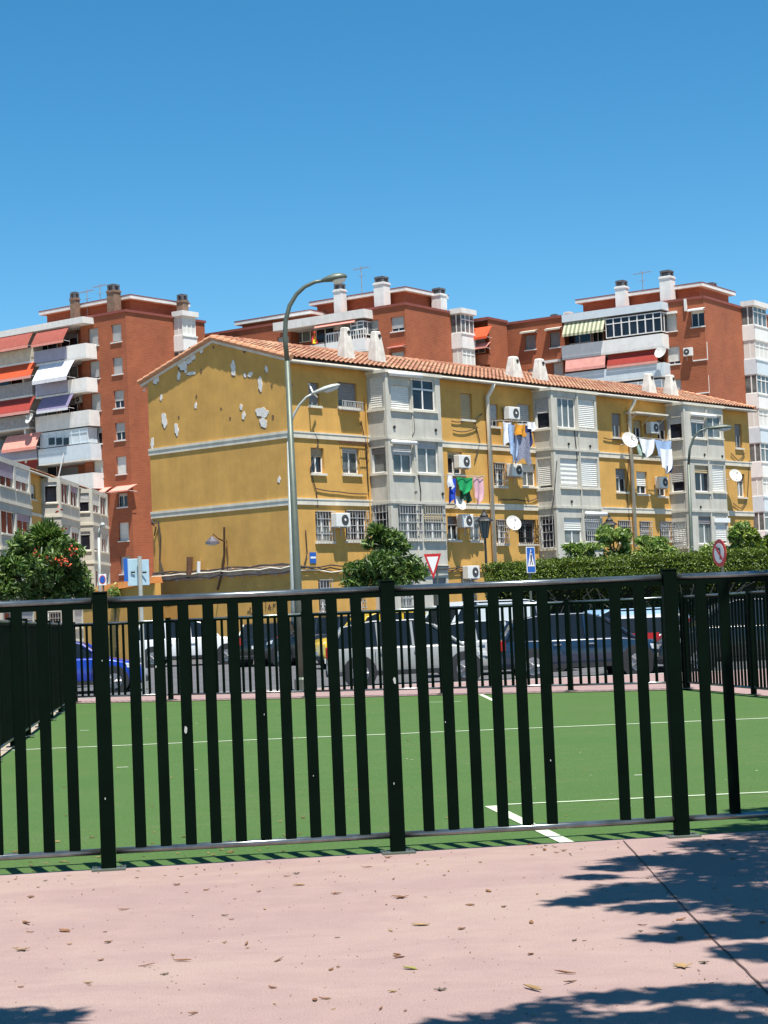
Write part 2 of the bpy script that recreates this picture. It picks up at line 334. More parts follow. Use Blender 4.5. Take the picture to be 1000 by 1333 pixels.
g = MB(); ys = [-40, 50, 62, 74, 400, 1500]
for i, Y in enumerate(ys): g.v += [(-900, Y, gz(Y) - 0.15), (900, Y, gz(Y) - 0.15)]
for i in range(len(ys) - 1): g.f.append((2 * i, 2 * i + 1, 2 * i + 3, 2 * i + 2))
tag(g.build('ground', GROUND), kind='structure')
# asphalt road, rising slightly away from the court
RY0 = 45.0
g = MB(); ys = [RY0, 50, 62, 74, 80, 130]
for Y in ys: g.v += [(-60, Y, gz(Y) - 0.10), (60, Y, gz(Y) - 0.10)]
for i in range(len(ys) - 1): g.f.append((2 * i, 2 * i + 1, 2 * i + 3, 2 * i + 2))
tag(g.build('road', ASPH), kind='structure')
# plaza slab (top at 0)
pn = NF[0] + nd * 0
def fline(x): # Y of the near fence line at x
    return NF[0].y + (x - NF[0].x) * nd.y / nd.x
sheet('plaza_paving', [(-30, -20), (30, -20), (30, fline(30) + 0.06), (-30, fline(-30) + 0.06)], 0.0, PLAZA)
b = MB(); b.box(-30, 30, -20, 60, -0.12, -0.004)
# turf (2 cm lower so the slab edge reads)
sheet('artificial_turf', [(-30, fline(-30) + 0.06), (30, fline(30) + 0.06), (30, 60), (-30, 60)], -0.02, TURF) if False else None
tq = [(-9, fline(-9) + 0.06), (11, fline(11) + 0.06), (11, RE.y - 1), (RE.x + 0.12, RE.y), (FR.x + 0.1, FR.y - 0.25), (FL.x - 0.1, FL.y - 0.25), (LE.x, LE.y), (-9, LE.y)]
sheet('artificial_turf', tq, -0.025, TURF)
e = MB(); e.slab([(-30, fline(-30) + 0.06, -0.1), (30, fline(30) + 0.06, -0.1), (30, fline(30) + 0.06, -0.002), (-30, fline(-30) + 0.06, -0.002)], (0, -0.05, 0))
tag(e.build('plaza_edge', mat('dark_slab_edge', (0.10, 0.045, 0.03), 0.9)), kind='structure')
sheet('edge_strip', [(-9, fline(-9) + .058), (11, fline(11) + .058), (11, fline(11) + .13), (-9, fline(-9) + .13)], -0.019, mat('dark_edge_strip', (.035, .018, .012), .95))  # narrow dark strip laid along the paving edge
# pavement strip between court and road with kerb
sheet('pavement', [(-40, FL.y - 6), (FL.x - 0.11, FL.y - 0.24), (FR.x + 0.11, FR.y - 0.24), (RE.x + 0.13, RE.y), (40, RE.y), (40, RY0 - 0.15), (-40, RY0 - 0.15)], -0.012, PAVE)
for k in range(80):
    x0 = -40 + k * 1.0
    kb = MB().box(x0 + 0.006, x0 + 0.994, RY0 - 0.15, RY0, -0.14, 0.0)
    if k == 0: o = tag(kb.build('kerb', KERB), kind='structure'); kroot = o
    else:
        pass
kroot.data.clear_geometry()
kb = MB()
for k in range(90): kb.box(-45 + k + 0.006, -45 + k + 0.994, RY0 - 0.15, RY0, -0.14, 0.0)
me = bpy.data.meshes.new('kerb'); me.from_pydata(kb.v, [], kb.f); me.materials.append(KERB); kroot.data = me

# court markings
def strip(name, pts, w, z=-0.020, m=LINE):
    b = MB()
    P = [on_z(x, y, z) for x, y in pts]
    for i in range(len(P)):
        d = (P[min(i + 1, len(P) - 1)] - P[max(i - 1, 0)]).normalized(); nrm = Vector((-d.y, d.x, 0)) * (w / 2)
        b.v += [tuple(P[i] + nrm), tuple(P[i] - nrm)]
    for i in range(len(P) - 1): b.f.append((2 * i, 2 * i + 1, 2 * i + 3, 2 * i + 2))
    return tag(b.build(name, m), kind='structure')
strip('court_line', [(-40, 979), (70, 974), (1040, 933)], 0.09)
strip('court_line', [(660, 1047), (1040, 1029)], 0.06, z=-0.0205)
strip('court_line', [(639, 1049), (672, 1065), (742, 1098)], 0.10)
strip('court_line', [(622, 902), (643, 912)], 0.09)
strip('court_line', [(410, 918.5), (470, 916.8)], 0.07)
strip('court_line', [(548, 914.5), (600, 913)], 0.07)
strip('court_line', [(826, 1009), (842, 1008.6)], 0.05)
strip('court_line', [(104, 951), (116, 950.6)], 0.06)
strip('court_line', [(875, 916), (888, 915)], 0.06)
strip('court_line', [(152, 999), (167, 998.4)], 0.05)
# joint in the plaza slab: a thin dark crack sheet
JOINT = mat('joint', (0.06, 0.035, 0.03), 0.95)
def joint(pts, w):
    b = MB(); P = [on_z(x, y, 0.004) for x, y in pts]
    for i, p in enumerate(P):
        d = (P[min(i + 1, len(P) - 1)] - P[max(i - 1, 0)]).normalized(); nrm = Vector((-d.y, d.x, 0)) * (w / 2 * rnd.uniform(.6, 1.3))
        b.v += [tuple(p + nrm), tuple(p - nrm)]
    for i in range(len(P) - 1): b.f.append((2 * i, 2 * i + 1, 2 * i + 3, 2 * i + 2))
    return tag(b.build('paving_joint', JOINT), kind='structure')
jp = [(812, 1094), (840, 1125), (872, 1160), (905, 1196), (938, 1232), (970, 1262), (1002, 1294), (1040, 1332)]
jj = []
for i in range(len(jp) - 1):
    for k in range(4):
        t_ = k / 4; jj.append((jp[i][0] * (1 - t_) + jp[i + 1][0] * t_ + rnd.uniform(-.9, .9), jp[i][1] * (1 - t_) + jp[i + 1][1] * t_))
joint(jj, 0.010)

# ================================================================== FENCES
FH = 1.72
def fence(name, label, P0, P1, posts, gap, sw=0.071, rail=(0.115, 1.685), skip=(), rm=None, cat='fence', slat_t=0.03, post_w=0.094, ps=None, extra=0.0, foot=True):
    d = (P1 - P0); L = d.length; d.normalize(); ang = math.atan2(d.y, d.x)
    root = thing(name, label, cat, tuple(P0), ang)
    ps = ps if ps is not None else [L * i / posts for i in range(posts + 1)]
    hw = post_w / 2; rr_ = 0.021
    pm = MB(); pm.box(-hw, hw, -0.04, 0.04, 0.0, FH + 0.03); pm.box(-hw - 0.004, hw + 0.004, -0.044, 0.044, FH + 0.03, FH + 0.042)
    pf = MB(); pf.box(-hw - .06, hw + .06, -0.09, 0.09, 0.001, 0.012)
    for sx in (-1, 1): pf.lathe([(0.012, 0.012), (0.012, 0.022)], 6, Matrix.Translation((sx * (hw + .035), 0, 0)))
    p0 = None
    for q in ps:
        if p0 is None:
            p0 = pm.build('post', FENCE, root); bevel(p0, 0.008); f0 = pf.build('base_plate', GALV, p0) if foot else None; o = p0
        else:
            o = p0.copy(); C.objects.link(o); o.parent = root
            if foot: ff = f0.copy(); C.objects.link(ff); ff.parent = o
        o.location = (q, 0, 0)
    sm = MB().box(-sw / 2, sw / 2, -slat_t / 2, slat_t / 2, rail[0] - 0.01, rail[1] + 0.005)
    s0 = None; idx = 0
    for i in range(len(ps) - 1):
        a, c = ps[i] + hw, ps[i + 1] - hw
        rb = MB().tube([(a + .002, 0, rail[0]), (c - .002, 0, rail[0])], rr_, 10); rb.build('bottom_rail', rm or FENCER, root, smooth=True)
        rb = MB().tube([(a + .002, 0, rail[1] + 0.02), (c - .002, 0, rail[1] + 0.02)], rr_, 10); rb.build('top_rail', rm or FENCER, root, smooth=True)
        cb_ = MB().box(a + .004, c - .004, -.014, .014, rail[1] - .032, rail[1] + .006); cb_.build('rail_shade_bar', FENCE, root)  # dark bar added to stand for the top rail's shaded underside
        n = max(1, round((c - a) / gap) - 1); st = (c - a) / (n + 1)
        for k in range(n):
            idx += 1
            if (i, k) in skip: continue
            if s0 is None: s0 = sm.build('slat', FENCE, root); bevel(s0, 0.004, 1); o = s0
            else: o = s0.copy(); C.objects.link(o); o.parent = root
            o.location = (a + st * (k + 1), 0, 0); o.rotation_euler = (0, 0, rnd.uniform(-.03, .03))
    return root
nps = [0, (NF[0] - NFl2).length - 1.86 + 0.0]
L0 = (NF[0] - NFl2).length; L1 = (NF[1] - NFl2).length; L2 = (NF[2] - NFl2).length
nfo = fence('steel_fence', 'dark green slatted court fence nearest the camera, standing on the edge of the pink paving', NFl2, NFr2, 0, 0.159,
      ps=[L0 - 5.58, L0 - 3.72, L0 - 1.86, L0, L1, L2, L2 + 1.86, L2 + 3.72, L2 + 5.58], skip={(4, 6), (4, 7), (5, 2)})
fence('steel_fence', 'dark green fence along the far side of the turf, in front of the parked cars', FL, FR, 0, 0.165,
      ps=[0] + [ (on_z(x, y) - FL).length for x, y in ((214, 912), (392, 908), (570, 904), (735, 900.5))] + [(FR - FL).length], sw=0.055)
fence('steel_fence', 'side fence at the right end of the turf, beside the dark van', FR + rd * 0.12, RE, 0, 0.165,
      ps=[0, (RR - FR).length * 0.82, (RR - FR).length * 1.45, (RR - FR).length * 2.05], sw=0.055)
fence('steel_fence', 'side fence at the left end of the turf, ending by the blue car', FL + ld * 0.12, LE, 0, 0.165,
      ps=[2.7 * i for i in range(9)], sw=0.055)

CHIP = mat('bare_metal_chip', (.40, .42, .38), .5)
bpy.context.view_layer.update()
_o = Vector(nfo.location); _y = Vector((-nd.y, nd.x, 0))
for (px, py, h_, off) in ((242, 950, .05, -.017), (514, 886, .05, -.042), (203, 868, .02, -.017), (513, 1020, .015, -.042), (884, 800, .02, -.042), (408, 1010, .012, -.017), (137, 1040, .018, -.042), (133, 860, .012, -.042), (580, 940, .014, -.017), (717, 990, .016, -.017), (344, 930, .012, -.017)):
    d = ray(px, py); t = ((_o - CAMP).dot(_y) + off) / d.dot(_y); q = CAMP + d * t - _o; x_, z_ = q.dot(nd), q.z; w_ = h_ * .22
    MB().slab([(x_ + w_ * math.cos(a) * rnd.uniform(.6, 1.2), off, z_ + h_ * .5 * math.sin(a) * rnd.uniform(.6, 1.2)) for a in [2 * math.pi * i / 9 for i in range(9)]], (0, -.0015, 0)).build('paint_chip', CHIP, nfo)
# ================================================================== BUILDING FRAME
class Frame:
    """local x runs along the right-hand face, local y along the left-hand face, origin at the near corner"""
    def __init__(s, px, py, D, ang, z0=0.0):
        p = at(px, py, D); s.o = Vector((p.x, p.y, z0)); s.ang = ang
        # local x direction (sin a, cos a)
        s.X = Vector((math.sin(R(ang)), math.cos(R(ang)), 0)); s.Y = Vector((-s.X.y, s.X.x, 0)); s.rz = math.atan2(s.X.y, s.X.x)
    def loc(s, p): q = p - s.o; return Vector((q.dot(s.X), q.dot(s.Y), q.z))
    def world(s, q): return s.o + s.X * q[0] + s.Y * q[1] + Vector((0, 0, q[2]))
    def hit(s, face, x, y, c=0.0):
        """pixel -> (s, z) on the face plane moved outward by c"""
        o = s.loc(CAMP); d = ray(x, y); d = Vector((d.dot(s.X), d.dot(s.Y), d.z))
        if face == 'R': t = (-c - o.y) / d.y; p = o + d * t; return p.x, p.z
        else: t = (-c - o.x) / d.x; p = o + d * t; return p.y, p.z
    def rect(s, face, x0, y0, x1, y1, c=0.0):
        xm, ym = (x0 + x1) / 2, (y0 + y1) / 2
        a, b_ = s.hit(face, x0, ym, c)[0], s.hit(face, x1, ym, c)[0]
        return min(a, b_), max(a, b_), s.hit(face, xm, y1, c)[1], s.hit(face, xm, y0, c)[1]
def P(face, s_, o, z, c=0.0, base=0.0):
    """face coords (along, outward, up) -> local xyz"""
    return (s_, -(o + c), z) if face == 'R' else (-(o + c), s_, z)
def fbox(mb, face, s0, s1, o0, o1, z0, z1):
    q = [P(face, a, o, z) for z in (z0, z1) for a, o in ((s0, o0), (s1, o0), (s1, o1), (s0, o1))]
    return mb.hexa(q)
def wall_holes(mb, face, s0, s1, z0, z1, holes, c=0.0, rec=0.16):
    ss = sorted(set([s0, s1] + [min(max(h[i], s0), s1) for h in holes for i in (0, 1)])); zz = sorted(set([z0, z1] + [min(max(h[i], z0), z1) for h in holes for i in (2, 3)]))
    for i in range(len(ss) - 1):
        j = 0
        while j < len(zz) - 1:
            sm = (ss[i] + ss[i + 1]) / 2
            def inh(j): zm = (zz[j] + zz[j + 1]) / 2; return any(h[0] < sm < h[1] and h[2] < zm < h[3] for h in holes)
            if inh(j): j += 1; continue
            k = j
            while k < len(zz) - 1 and not inh(k): k += 1
            mb.add([P(face, ss[i], c, zz[j]), P(face, ss[i + 1], c, zz[j]), P(face, ss[i + 1], c, zz[k]), P(face, ss[i], c, zz[k])], [(0, 1, 2, 3)])
            j = k
    for h in holes:
        a, b_, zl, zh = h
        for (p, q) in (((a, zl), (b_, zl)), ((b_, zl), (b_, zh)), ((b_, zh), (a, zh)), ((a, zh), (a, zl))):
            mb.add([P(face, p[0], c, p[1]), P(face, q[0], c, q[1]), P(face, q[0], c - rec - 0.1, q[1]), P(face, p[0], c - rec - 0.1, p[1])], [(0, 1, 2, 3)])

def window(root, face, h, c=0.0, rec=0.16, sh=0.6, shm=None, fm=None, cols=2, transom=False, sill=True, grille=False, gm=None, pane=None, hood=False, sillm=None, lou=0.09):
    s0, s1, z0, z1 = h; fm = fm or WHITE; shm = shm or SHUT; w = s1 - s0; H = z1 - z0
    b = MB(); t = 0.055; o0, o1 = c - rec - 0.03, c - rec + 0.03
    fbox(b, face, s0, s0 + t, o0, o1, z0, z1); fbox(b, face, s1 - t, s1, o0, o1, z0, z1)
    fbox(b, face, s0 + t, s1 - t, o0, o1, z1 - t, z1); fbox(b, face, s0 + t, s1 - t, o0, o1, z0, z0 + t)
    for k in range(1, cols):
        q = s0 + w * k / cols; fbox(b, face, q - .035, q + .035, o0 + .004, o1 - .004, z0 + t, z1 - t)
    if transom: q = z0 + H * 0.68; fbox(b, face, s0 + t, s1 - t, o0 + .006, o1 - .006, q - .035, q + .035)
    fr_ = b.build('window', fm, root)
    pb = MB(); fbox(pb, face, s0 + t * .6, s1 - t * .6, o0 + .012, o0 + .03, z0 + t * .6, z1 - t * .6); pb.build('pane', pane or rnd.choice([GLASS, GLASS, CURT]), fr_)
    if sh > 0.02:
        sb = MB(); zb = z1 - H * sh; n = max(2, int(H * sh / lou)); st = H * sh / n
        for k in range(n):
            za = zb + k * st
            sb.add([P(face, s0 + .01, o1 + .012, za), P(face, s1 - .01, o1 + .012, za), P(face, s1 - .01, o1 + .030, za + st * .45), P(face, s0 + .01, o1 + .030, za + st * .45),
                    P(face, s1 - .01, o1 + .012, za + st), P(face, s0 + .01, o1 + .012, za + st)], [(0, 1, 2, 3), (3, 2, 4, 5)])
        sb.build('shutter', shm, fr_, fixn=False)
    if sill: sb = MB(); fbox(sb, face, s0 - .08, s1 + .08, c - .02, c + .09, z0 - .10, z0 - .005); sb.build('sill', sillm or BAND, fr_)
    if hood: sb = MB(); fbox(sb, face, s0 - .12, s1 + .12, c - .02, c + .16, z1 + .01, z1 + .11); sb.build('lintel', BAND, fr_)
    if grille:
        gb = MB(); oo = c + .10; nb = max(3, int(w / .16))
        for k in range(nb + 1): q = s0 + w * k / nb; fbox(gb, face, q - .011, q + .011, oo, oo + .02, z0, z1)
        for k in range(5): q = z0 + H * k / 4; fbox(gb, face, s0 - .03, s1 + .03, oo + .02, oo + .04, q - .013, q + .013)
        for q in (s0 + .02, s1 - .02):
            for z in (z0 + .1, z1 - .1): fbox(gb, face, q - .012, q + .012, c, oo, z, z + .02)
        gb.build('grille', gm or IRON, fr_)
    return fr_
def airco(root, face, s, z, c=0.0, w=0.85, h=0.6, d=0.32, tilt=0):
    b = MB(); fbox(b, face, s - w / 2, s + w / 2, c + .12, c + .12 + d, z - h / 2, z + h / 2); o = b.build('air_conditioner', ACW, root); bevel(o, .02)
    g_ = MB(); ctr = Vector(P(face, s + w * .12, c + .12 + d, z)); out = Vector(P(face, 0, 1, 0)) - Vector(P(face, 0, 0, 0)); 
    q = out.to_track_quat('Z', 'Y').to_matrix().to_4x4(); M = Matrix.Translation(ctr) @ q
    g_.lathe([(h * .38, 0), (h * .38, .012), (h * .33, .014)], 18, M); g_.build('fan_grille', FAN, o)
    g_ = MB(); g_.lathe([(h * .10, .012), (h * .09, .03)], 10, M); g_.build('fan_hub', ACW, o)
    for k in range(-2, 3):
        if k: pass
    bb = MB(); 
    for q_ in (-.32, .32): fbox(bb, face, s + q_ * w - .02, s + q_ * w + .02, c, c + .12 + d, z - h / 2 - .05, z - h / 2 - .005); fbox(bb, face, s + q_ * w - .02, s + q_ * w + .02, c, c + .03, z - h / 2 - .35, z - h / 2 - .05)
    bb.build('bracket', IRON, o)
    return o
def dish(root, face, s, z, c=0.0, r=0.42, yaw=0.5):
    out = Vector(P(face, 0, 1, 0)) - Vector(P(face, 0, 0, 0)); al = Vector(P(face, 1, 0, 0)) - Vector(P(face, 0, 0, 0))
    n = (out * math.cos(yaw) + al * math.sin(yaw) + Vector((0, 0, .5))).normalized(); ctr = Vector(P(face, s, c + .55, z))
    M = Matrix.Translation(ctr) @ n.to_track_quat('Z', 'Y').to_matrix().to_4x4() @ Matrix.Diagonal((1, 1.08, 1, 1))
    b = MB(); pr = [(r * k / 6, .16 * r * (k / 6) ** 2 * 1.6) for k in range(1, 7)]
    b.lathe(pr + [(r * .99, pr[-1][1] + .012)] + [(x * .97, y + .015) for x, y in reversed(pr[:-1])], 20, M); o = b.build('satellite_dish', DISHM, root, smooth=False)
    a = MB(); a.tube([P(face, s, c, z - .15), P(face, s, c + .3, z - .15), tuple(ctr)], .022, 6)
    a.build('arm', IRON, o)
    l = MB(); l.tube([tuple(ctr - Vector((0, 0, r))), tuple(ctr + n * r * .9)], .012, 5); l.lathe([(.04, -.04), (.04, .05)], 8, Matrix.Translation(ctr + n * r * .9)); l.build('receiver', IRON, o)
    return o
def cable(root, pts, r=0.018, m=None, name='cable', sub=4, sag=0.0):
    q = []
    for i in range(len(pts) - 1):
        a, b_ = Vector(pts[i]), Vector(pts[i + 1])
        for k in range(sub): t_ = k / sub; v = a.lerp(b_, t_); v.z -= sag * 4 * t_ * (1 - t_); q.append(v)
    q.append(Vector(pts[-1])); return MB().tube(q, r, 5).build(name, m or CABLE, root)
def awning(root, face, s0, s1, z1, o0, o1, drop, m, val=0.18, name='awning', edge=None):
    b = MB(); n = 6
    prof = []
    for k in range(n + 1): t_ = k / n; prof.append((o0 + (o1 - o0) * t_, z1 - drop * t_ ** 1.15))
    vs = []; 
    for o, z in prof: vs += [P(face, s0, o, z), P(face, s1, o, z)]
    for o, z in prof: vs += [P(face, s0, o, z - .03), P(face, s1, o, z - .03)]
    fs = []; N = 2 * (n + 1)
    for k in range(n): fs += [(2 * k, 2 * k + 1, 2 * k + 3, 2 * k + 2), (N + 2 * k, N + 2 * k + 2, N + 2 * k + 3, N + 2 * k + 1), (2 * k, 2 * k + 2, N + 2 * k + 2, N + 2 * k), (2 * k + 1, N + 2 * k + 1, N + 2 * k + 3, 2 * k + 3)]
    fs += [(0, N, N + 1, 1), (2 * n, 2 * n + 1, N + 2 * n + 1, N + 2 * n)]
    b.add(vs, fs); o_ = b.build(name, m, root)
    ze = z1 - drop
    v = MB(); fbox(v, face, s0, s1, o1 + .004, o1 + .03, ze - val, ze - .035); v.build('valance', edge or m, o_)
    a = MB()
    for q in (s0 + .05, s1 - .05): a.tube([P(face, q, o0, z1 - drop - .1), P(face, q, o1, ze - .05)], .02, 5)
    a.build('arm', WHITE, o_)
    return o_
def cloth(name, label, root_fr, face, s0, s1, ztop, h, o, m, group=None, wav=.06, taper=0.0, cat='laundry'):
    """a garment hanging on a line in front of the wall: its own thing"""
    b = MB(); nx, nz = 10, 8; ph = rnd.uniform(0, 6)
    vs = []
    for side in (0, 1):
        for j in range(nz + 1):
            for i in range(nx + 1):
                u_ = i / nx; v_ = j / nz; ww = 1 - taper * v_
                ss = (s0 + s1) / 2 + (u_ - .5) * (s1 - s0) * ww + .05 * math.sin(v_ * 5 + ph) * v_
                oo = o + wav * math.sin(u_ * 9 + ph + v_ * 2) * (.3 + v_) + side * .02
                zz = ztop - h * v_ * (1 + .12 * math.sin(u_ * 7 + ph)) - .05 * math.sin(u_ * math.pi)
                vs.append(root_fr.world(P(face, ss, oo, zz)))
    n1 = (nx + 1) * (nz + 1)
    fs = []
    for j in range(nz):
        for i in range(nx):
            a = j * (nx + 1) + i; fs.append((a, a + 1, a + nx + 2, a + nx + 1)); fs.append((n1 + a, n1 + a + nx + 1, n1 + a + nx + 2, n1 + a + 1))
    b.add(vs, fs); ob = b.build(name, m, None, smooth=True, fixn=False)
    return tag(ob, label, cat, group)
def flines(fr, face, pts, c=0.04): return [P(face, fr.hit(face, x, y, c)[0], c, fr.hit(face, x, y, c)[1]) for x, y in pts]

# ================================================================== OCHRE BUILDING
FRY = Frame(386, 813, 77.6, 40.5, 0.25)
yb = thing('apartment_block', 'ochre yellow four storey block with peeling gable, grey window bays and terracotta tiled roof', 'building', tuple(FRY.o), FRY.rz)
zE = FRY.hit('R', 386, 470)[1] ; LEN = FRY.hit('R', 977, 600)[0]; WID = FRY.hit('L', 197, 640)[0]
zR = FRY.hit('L', 287, 441)[1]
b1 = FRY.hit('R', 386, 565)[1]; b2 = FRY.hit('R', 386, 652)[1]
print('yellow: eave', zE, 'len', LEN, 'wid', WID, 'ridge', zR, 'bands', b1, b2)
BO = 1.05
def YR(*a): return FRY.rect('R', *a)
secA = [((402, 498, 416, 528), dict(sh=.85, shm=SHUTD)), ((440, 498, 465, 530), dict(sh=.72, shm=SHUTD, cols=2)),
        ((405, 583, 422, 616), dict(sh=.35, shm=SHUTB)), ((446, 583, 468, 617), dict(sh=.2, shm=SHUT, pane=CURT)),
        ((411, 666, 433, 705), dict(sh=.12, shm=SHUTD, grille=True)), ((450, 665, 478, 704), dict(sh=.12, shm=SHUTD, grille=True, cols=3)),
        ((415, 755, 431, 798), dict(sh=.3, shm=SHUTD, grille=True)), ((455, 770, 474, 798), dict(sh=0.0, grille=True))]
secB = [((600, 512, 615, 546), dict(sh=.95, shm=SHUTB)), ((583, 588, 602, 617), dict(sh=.3, shm=SHUTB)), ((612, 673, 627, 704), dict(sh=.3, shm=SHUTW, grille=True)),
        ((583, 672, 598, 703), dict(sh=.4, shm=SHUTD)), ((601, 748, 618, 786), dict(sh=.2, grille=True))]
secC = [((638, 526, 649, 555), dict(sh=.7, shm=SHUT)), ((674, 526, 691, 552), dict(sh=.85, shm=SHUT)), ((643, 603, 658, 633), dict(sh=.3, shm=SHUTD, grille=True)),
        ((680, 604, 698, 633), dict(sh=.35, shm=SHUTW)), ((646, 677, 660, 708), dict(sh=.2, shm=SHUTD, grille=True)), ((675, 677, 698, 708), dict(sh=.15, shm=SHUTD, grille=True, gm=IROND))]
secD = [((797, 538, 809, 569), dict(sh=.5, shm=SHUTD, pane=CURT)), ((825, 547, 836, 572), dict(sh=.4, shm=SHUTB)), ((856, 547, 868, 573), dict(sh=.5, shm=SHUTD)),
        ((802, 610, 816, 640), dict(sh=.45, shm=SHUTD, pane=GLASS)), ((829, 614, 843, 643), dict(sh=.65, shm=SHUTW)), ((856, 624, 868, 646), dict(sh=.3, shm=SHUTD)),
        ((805, 678, 820, 706), dict(sh=.3, shm=SHUTD, grille=True)), ((833, 679, 847, 705), dict(sh=.7, shm=SHUTD, grille=True)), ((859, 679, 875, 704), dict(sh=.4, shm=SHUT, grille=True))]
secE = [((957, 552, 966, 583), dict(sh=.5, shm=SHUTD, pane=CURT)), ((960, 617, 970, 647), dict(sh=.35, shm=SHUTD, pane=CURT))]
# bays: (front x0, x1, eave y..., side windows, front windows)
bays = [
 dict(x0=506, x1=577, side=[((478, 491, 495, 533), dict(sh=.95, shm=SHUTW)), ((483, 583, 499, 616), dict(sh=.25, shm=SHUTD)), ((488, 657, 502, 697), dict(sh=.25, shm=SHUTD, grille=True))],
      front=[((509, 502, 534, 533), dict(sh=1.0, shm=SHUTW)), ((537, 494, 567, 534), dict(sh=0, pane=GLASS, transom=True)),
             ((512, 575, 537, 616), dict(sh=.42, shm=SHUT, pane=CURT)), ((544, 573, 571, 616), dict(sh=.26, shm=SHUT, pane=CURT)),
             ((519, 658, 547, 702), dict(sh=.2, shm=SHUTD, grille=True, pane=CURT)), ((552, 658, 578, 702), dict(sh=.5, shm=SHUTB, grille=True, pane=CURT)), ((522, 757, 540, 800), dict(sh=.1, grille=True)), ((564, 752, 584, 790), dict(sh=.6, shm=SHUTD))]),
 dict(x0=721, x1=780, side=[((700, 518, 713, 558), dict(sh=.5, shm=SHUT, pane=GLASS)), ((702, 597, 719, 636), dict(sh=.9, shm=SHUTW)), ((706, 672, 722, 714), dict(sh=.1, shm=SHUTD, grille=True))],
      front=[((726, 518, 750, 557), dict(sh=0, pane=CURT, cols=3)), ((753, 520, 776, 559), dict(sh=.95, shm=SHUTW)),
             ((730, 597, 753, 634), dict(sh=.95, shm=SHUTW, lou=.2)), ((757, 597, 781, 635), dict(sh=.95, shm=SHUTW)),
             ((735, 674, 758, 708), dict(sh=.5, shm=SHUTW)), ((762, 670, 787, 706), dict(sh=.6, shm=SHUT, grille=True))]),
 dict(x0=893, x1=944, side=[((876, 543, 889, 571), dict(sh=.3, shm=SHUTW, pane=GLASS)), ((879, 606, 893, 640), dict(sh=.62, shm=SHUT, pane=GLASS)), ((882, 679, 896, 712), dict(sh=.95, shm=SHUTW, grille=True))],
      front=[((900, 541, 918, 570), dict(sh=.35, shm=SHUT)), ((921, 541, 940, 570), dict(sh=0, pane=CURT, cols=2)),
             ((905, 606, 924, 640), dict(sh=.3, shm=SHUTB, pane=GLASS)), ((928, 606, 947, 640), dict(sh=1.0, shm=SHUTW)),
             ((910, 672, 928, 708), dict(sh=.3, shm=SHUTD, pane=CURT)), ((932, 672, 947, 708), dict(sh=.9, shm=SHUTW))])]
allw = secA + secB + secC + secD + secE
holes = [(YR(*q), k) for q, k in allw]
wb = MB()
bay_s = []
for B in bays:
    s0 = FRY.hit('R', B['x0'], 600, BO)[0]; s1 = FRY.hit('R', B['x1'], 600, BO)[0]; bay_s.append((s0, s1))
wall_holes(wb, 'R', 0, LEN, 0, zE, [h for h, k in holes])
WH = WID / 2
wb.add([(0, 0, 0), (0, WID, 0), (0, WID, zE), (0, WH, zR), (0, 0, zE)], [(0, 1, 2, 3, 4)])
wb.add([(LEN, 0, 0), (LEN, WID, 0), (LEN, WID, zE), (LEN, WH, zR), (LEN, 0, zE)], [(4, 3, 2, 1, 0)])
wb.add([(0, WID, 0), (LEN, WID, 0), (LEN, WID, zE), (0, WID, zE)], [(0, 1, 2, 3)])
wb.build('wall', OCHRE, yb, fixn=False)
for h, k in holes: window(yb, 'R', h, **k)
# bays
for B, (s0, s1) in zip(bays, bay_s):
    fh = [(FRY.rect('R', *q, BO), k) for q, k in B['front']]
    fh = [((max(h[0], s0 + .18), min(h[1], s1 - .15), h[2], h[3]), k) for h, k in fh]
    sh_ = []
    for q, k in B['side']:
        # side wall is the plane x = s0
        o = FRY.loc(CAMP)
        def hs(x, y):
            d = ray(x, y); d = Vector((d.dot(FRY.X), d.dot(FRY.Y), d.z)); t = (s0 - o.x) / d.x; p = o + d * t; return p.y, p.z
        ym = (q[1] + q[3]) / 2; xm = (q[0] + q[2]) / 2
        sh_.append(((-BO + .16, -.10, hs(xm, q[3])[1], hs(xm, q[1])[1]), k))
    zt = zE - .28
    g_ = MB(); wall_holes(g_, 'R', s0, s1, 0, zt, [h for h, k in fh], c=BO)
    wall_holes(g_, 'L', -BO, 0, 0, zt, [h for h, k in sh_], c=-s0)
    g_.add([(s1, 0, 0), (s1, -BO, 0), (s1, -BO, zt), (s1, 0, zt)], [(0, 1, 2, 3)])
    bay = g_.build('window_bay', GREYW, yb, fixn=False)
    cp = MB(); cp.box(s0 - .10, s1 + .05, -BO - .10, -.002, zt + .002, zt + .13); cp.build('bay_cornice', BAND, bay)
    for bz in (b1, b2, b2 - 2.75):
        lb = MB(); lb.box(s0 - .05, s1 + .04, -BO - .06, -.002, bz - .09, bz + .02); lb.build('ledge', GREYW, bay)
    # centre pilaster and narrow vertical ribs
    mid = (fh[0][0][1] + fh[1][0][0]) / 2
    pl = MB(); pl.box(mid - .05, mid + .05, -BO - .05, -BO - .002, b2 - 2.7, zt); pl.build('pilaster', GREYW, bay)
    pl = MB(); pl.box(s0 - .03, s0 + .13, -BO - .03, -BO + .12, 0, zt - .003); pl.build('pilaster', GREYW, bay)
    for h, k in fh:
        kk = dict(k); kk['fm'] = WHITE; window(yb, 'R', h, c=BO, rec=.12, **kk)
    for h, k in sh_: window(yb, 'L', h, c=-s0, rec=.12, cols=1, **{a_: c_ for a_, c_ in k.items() if a_ != 'cols'})
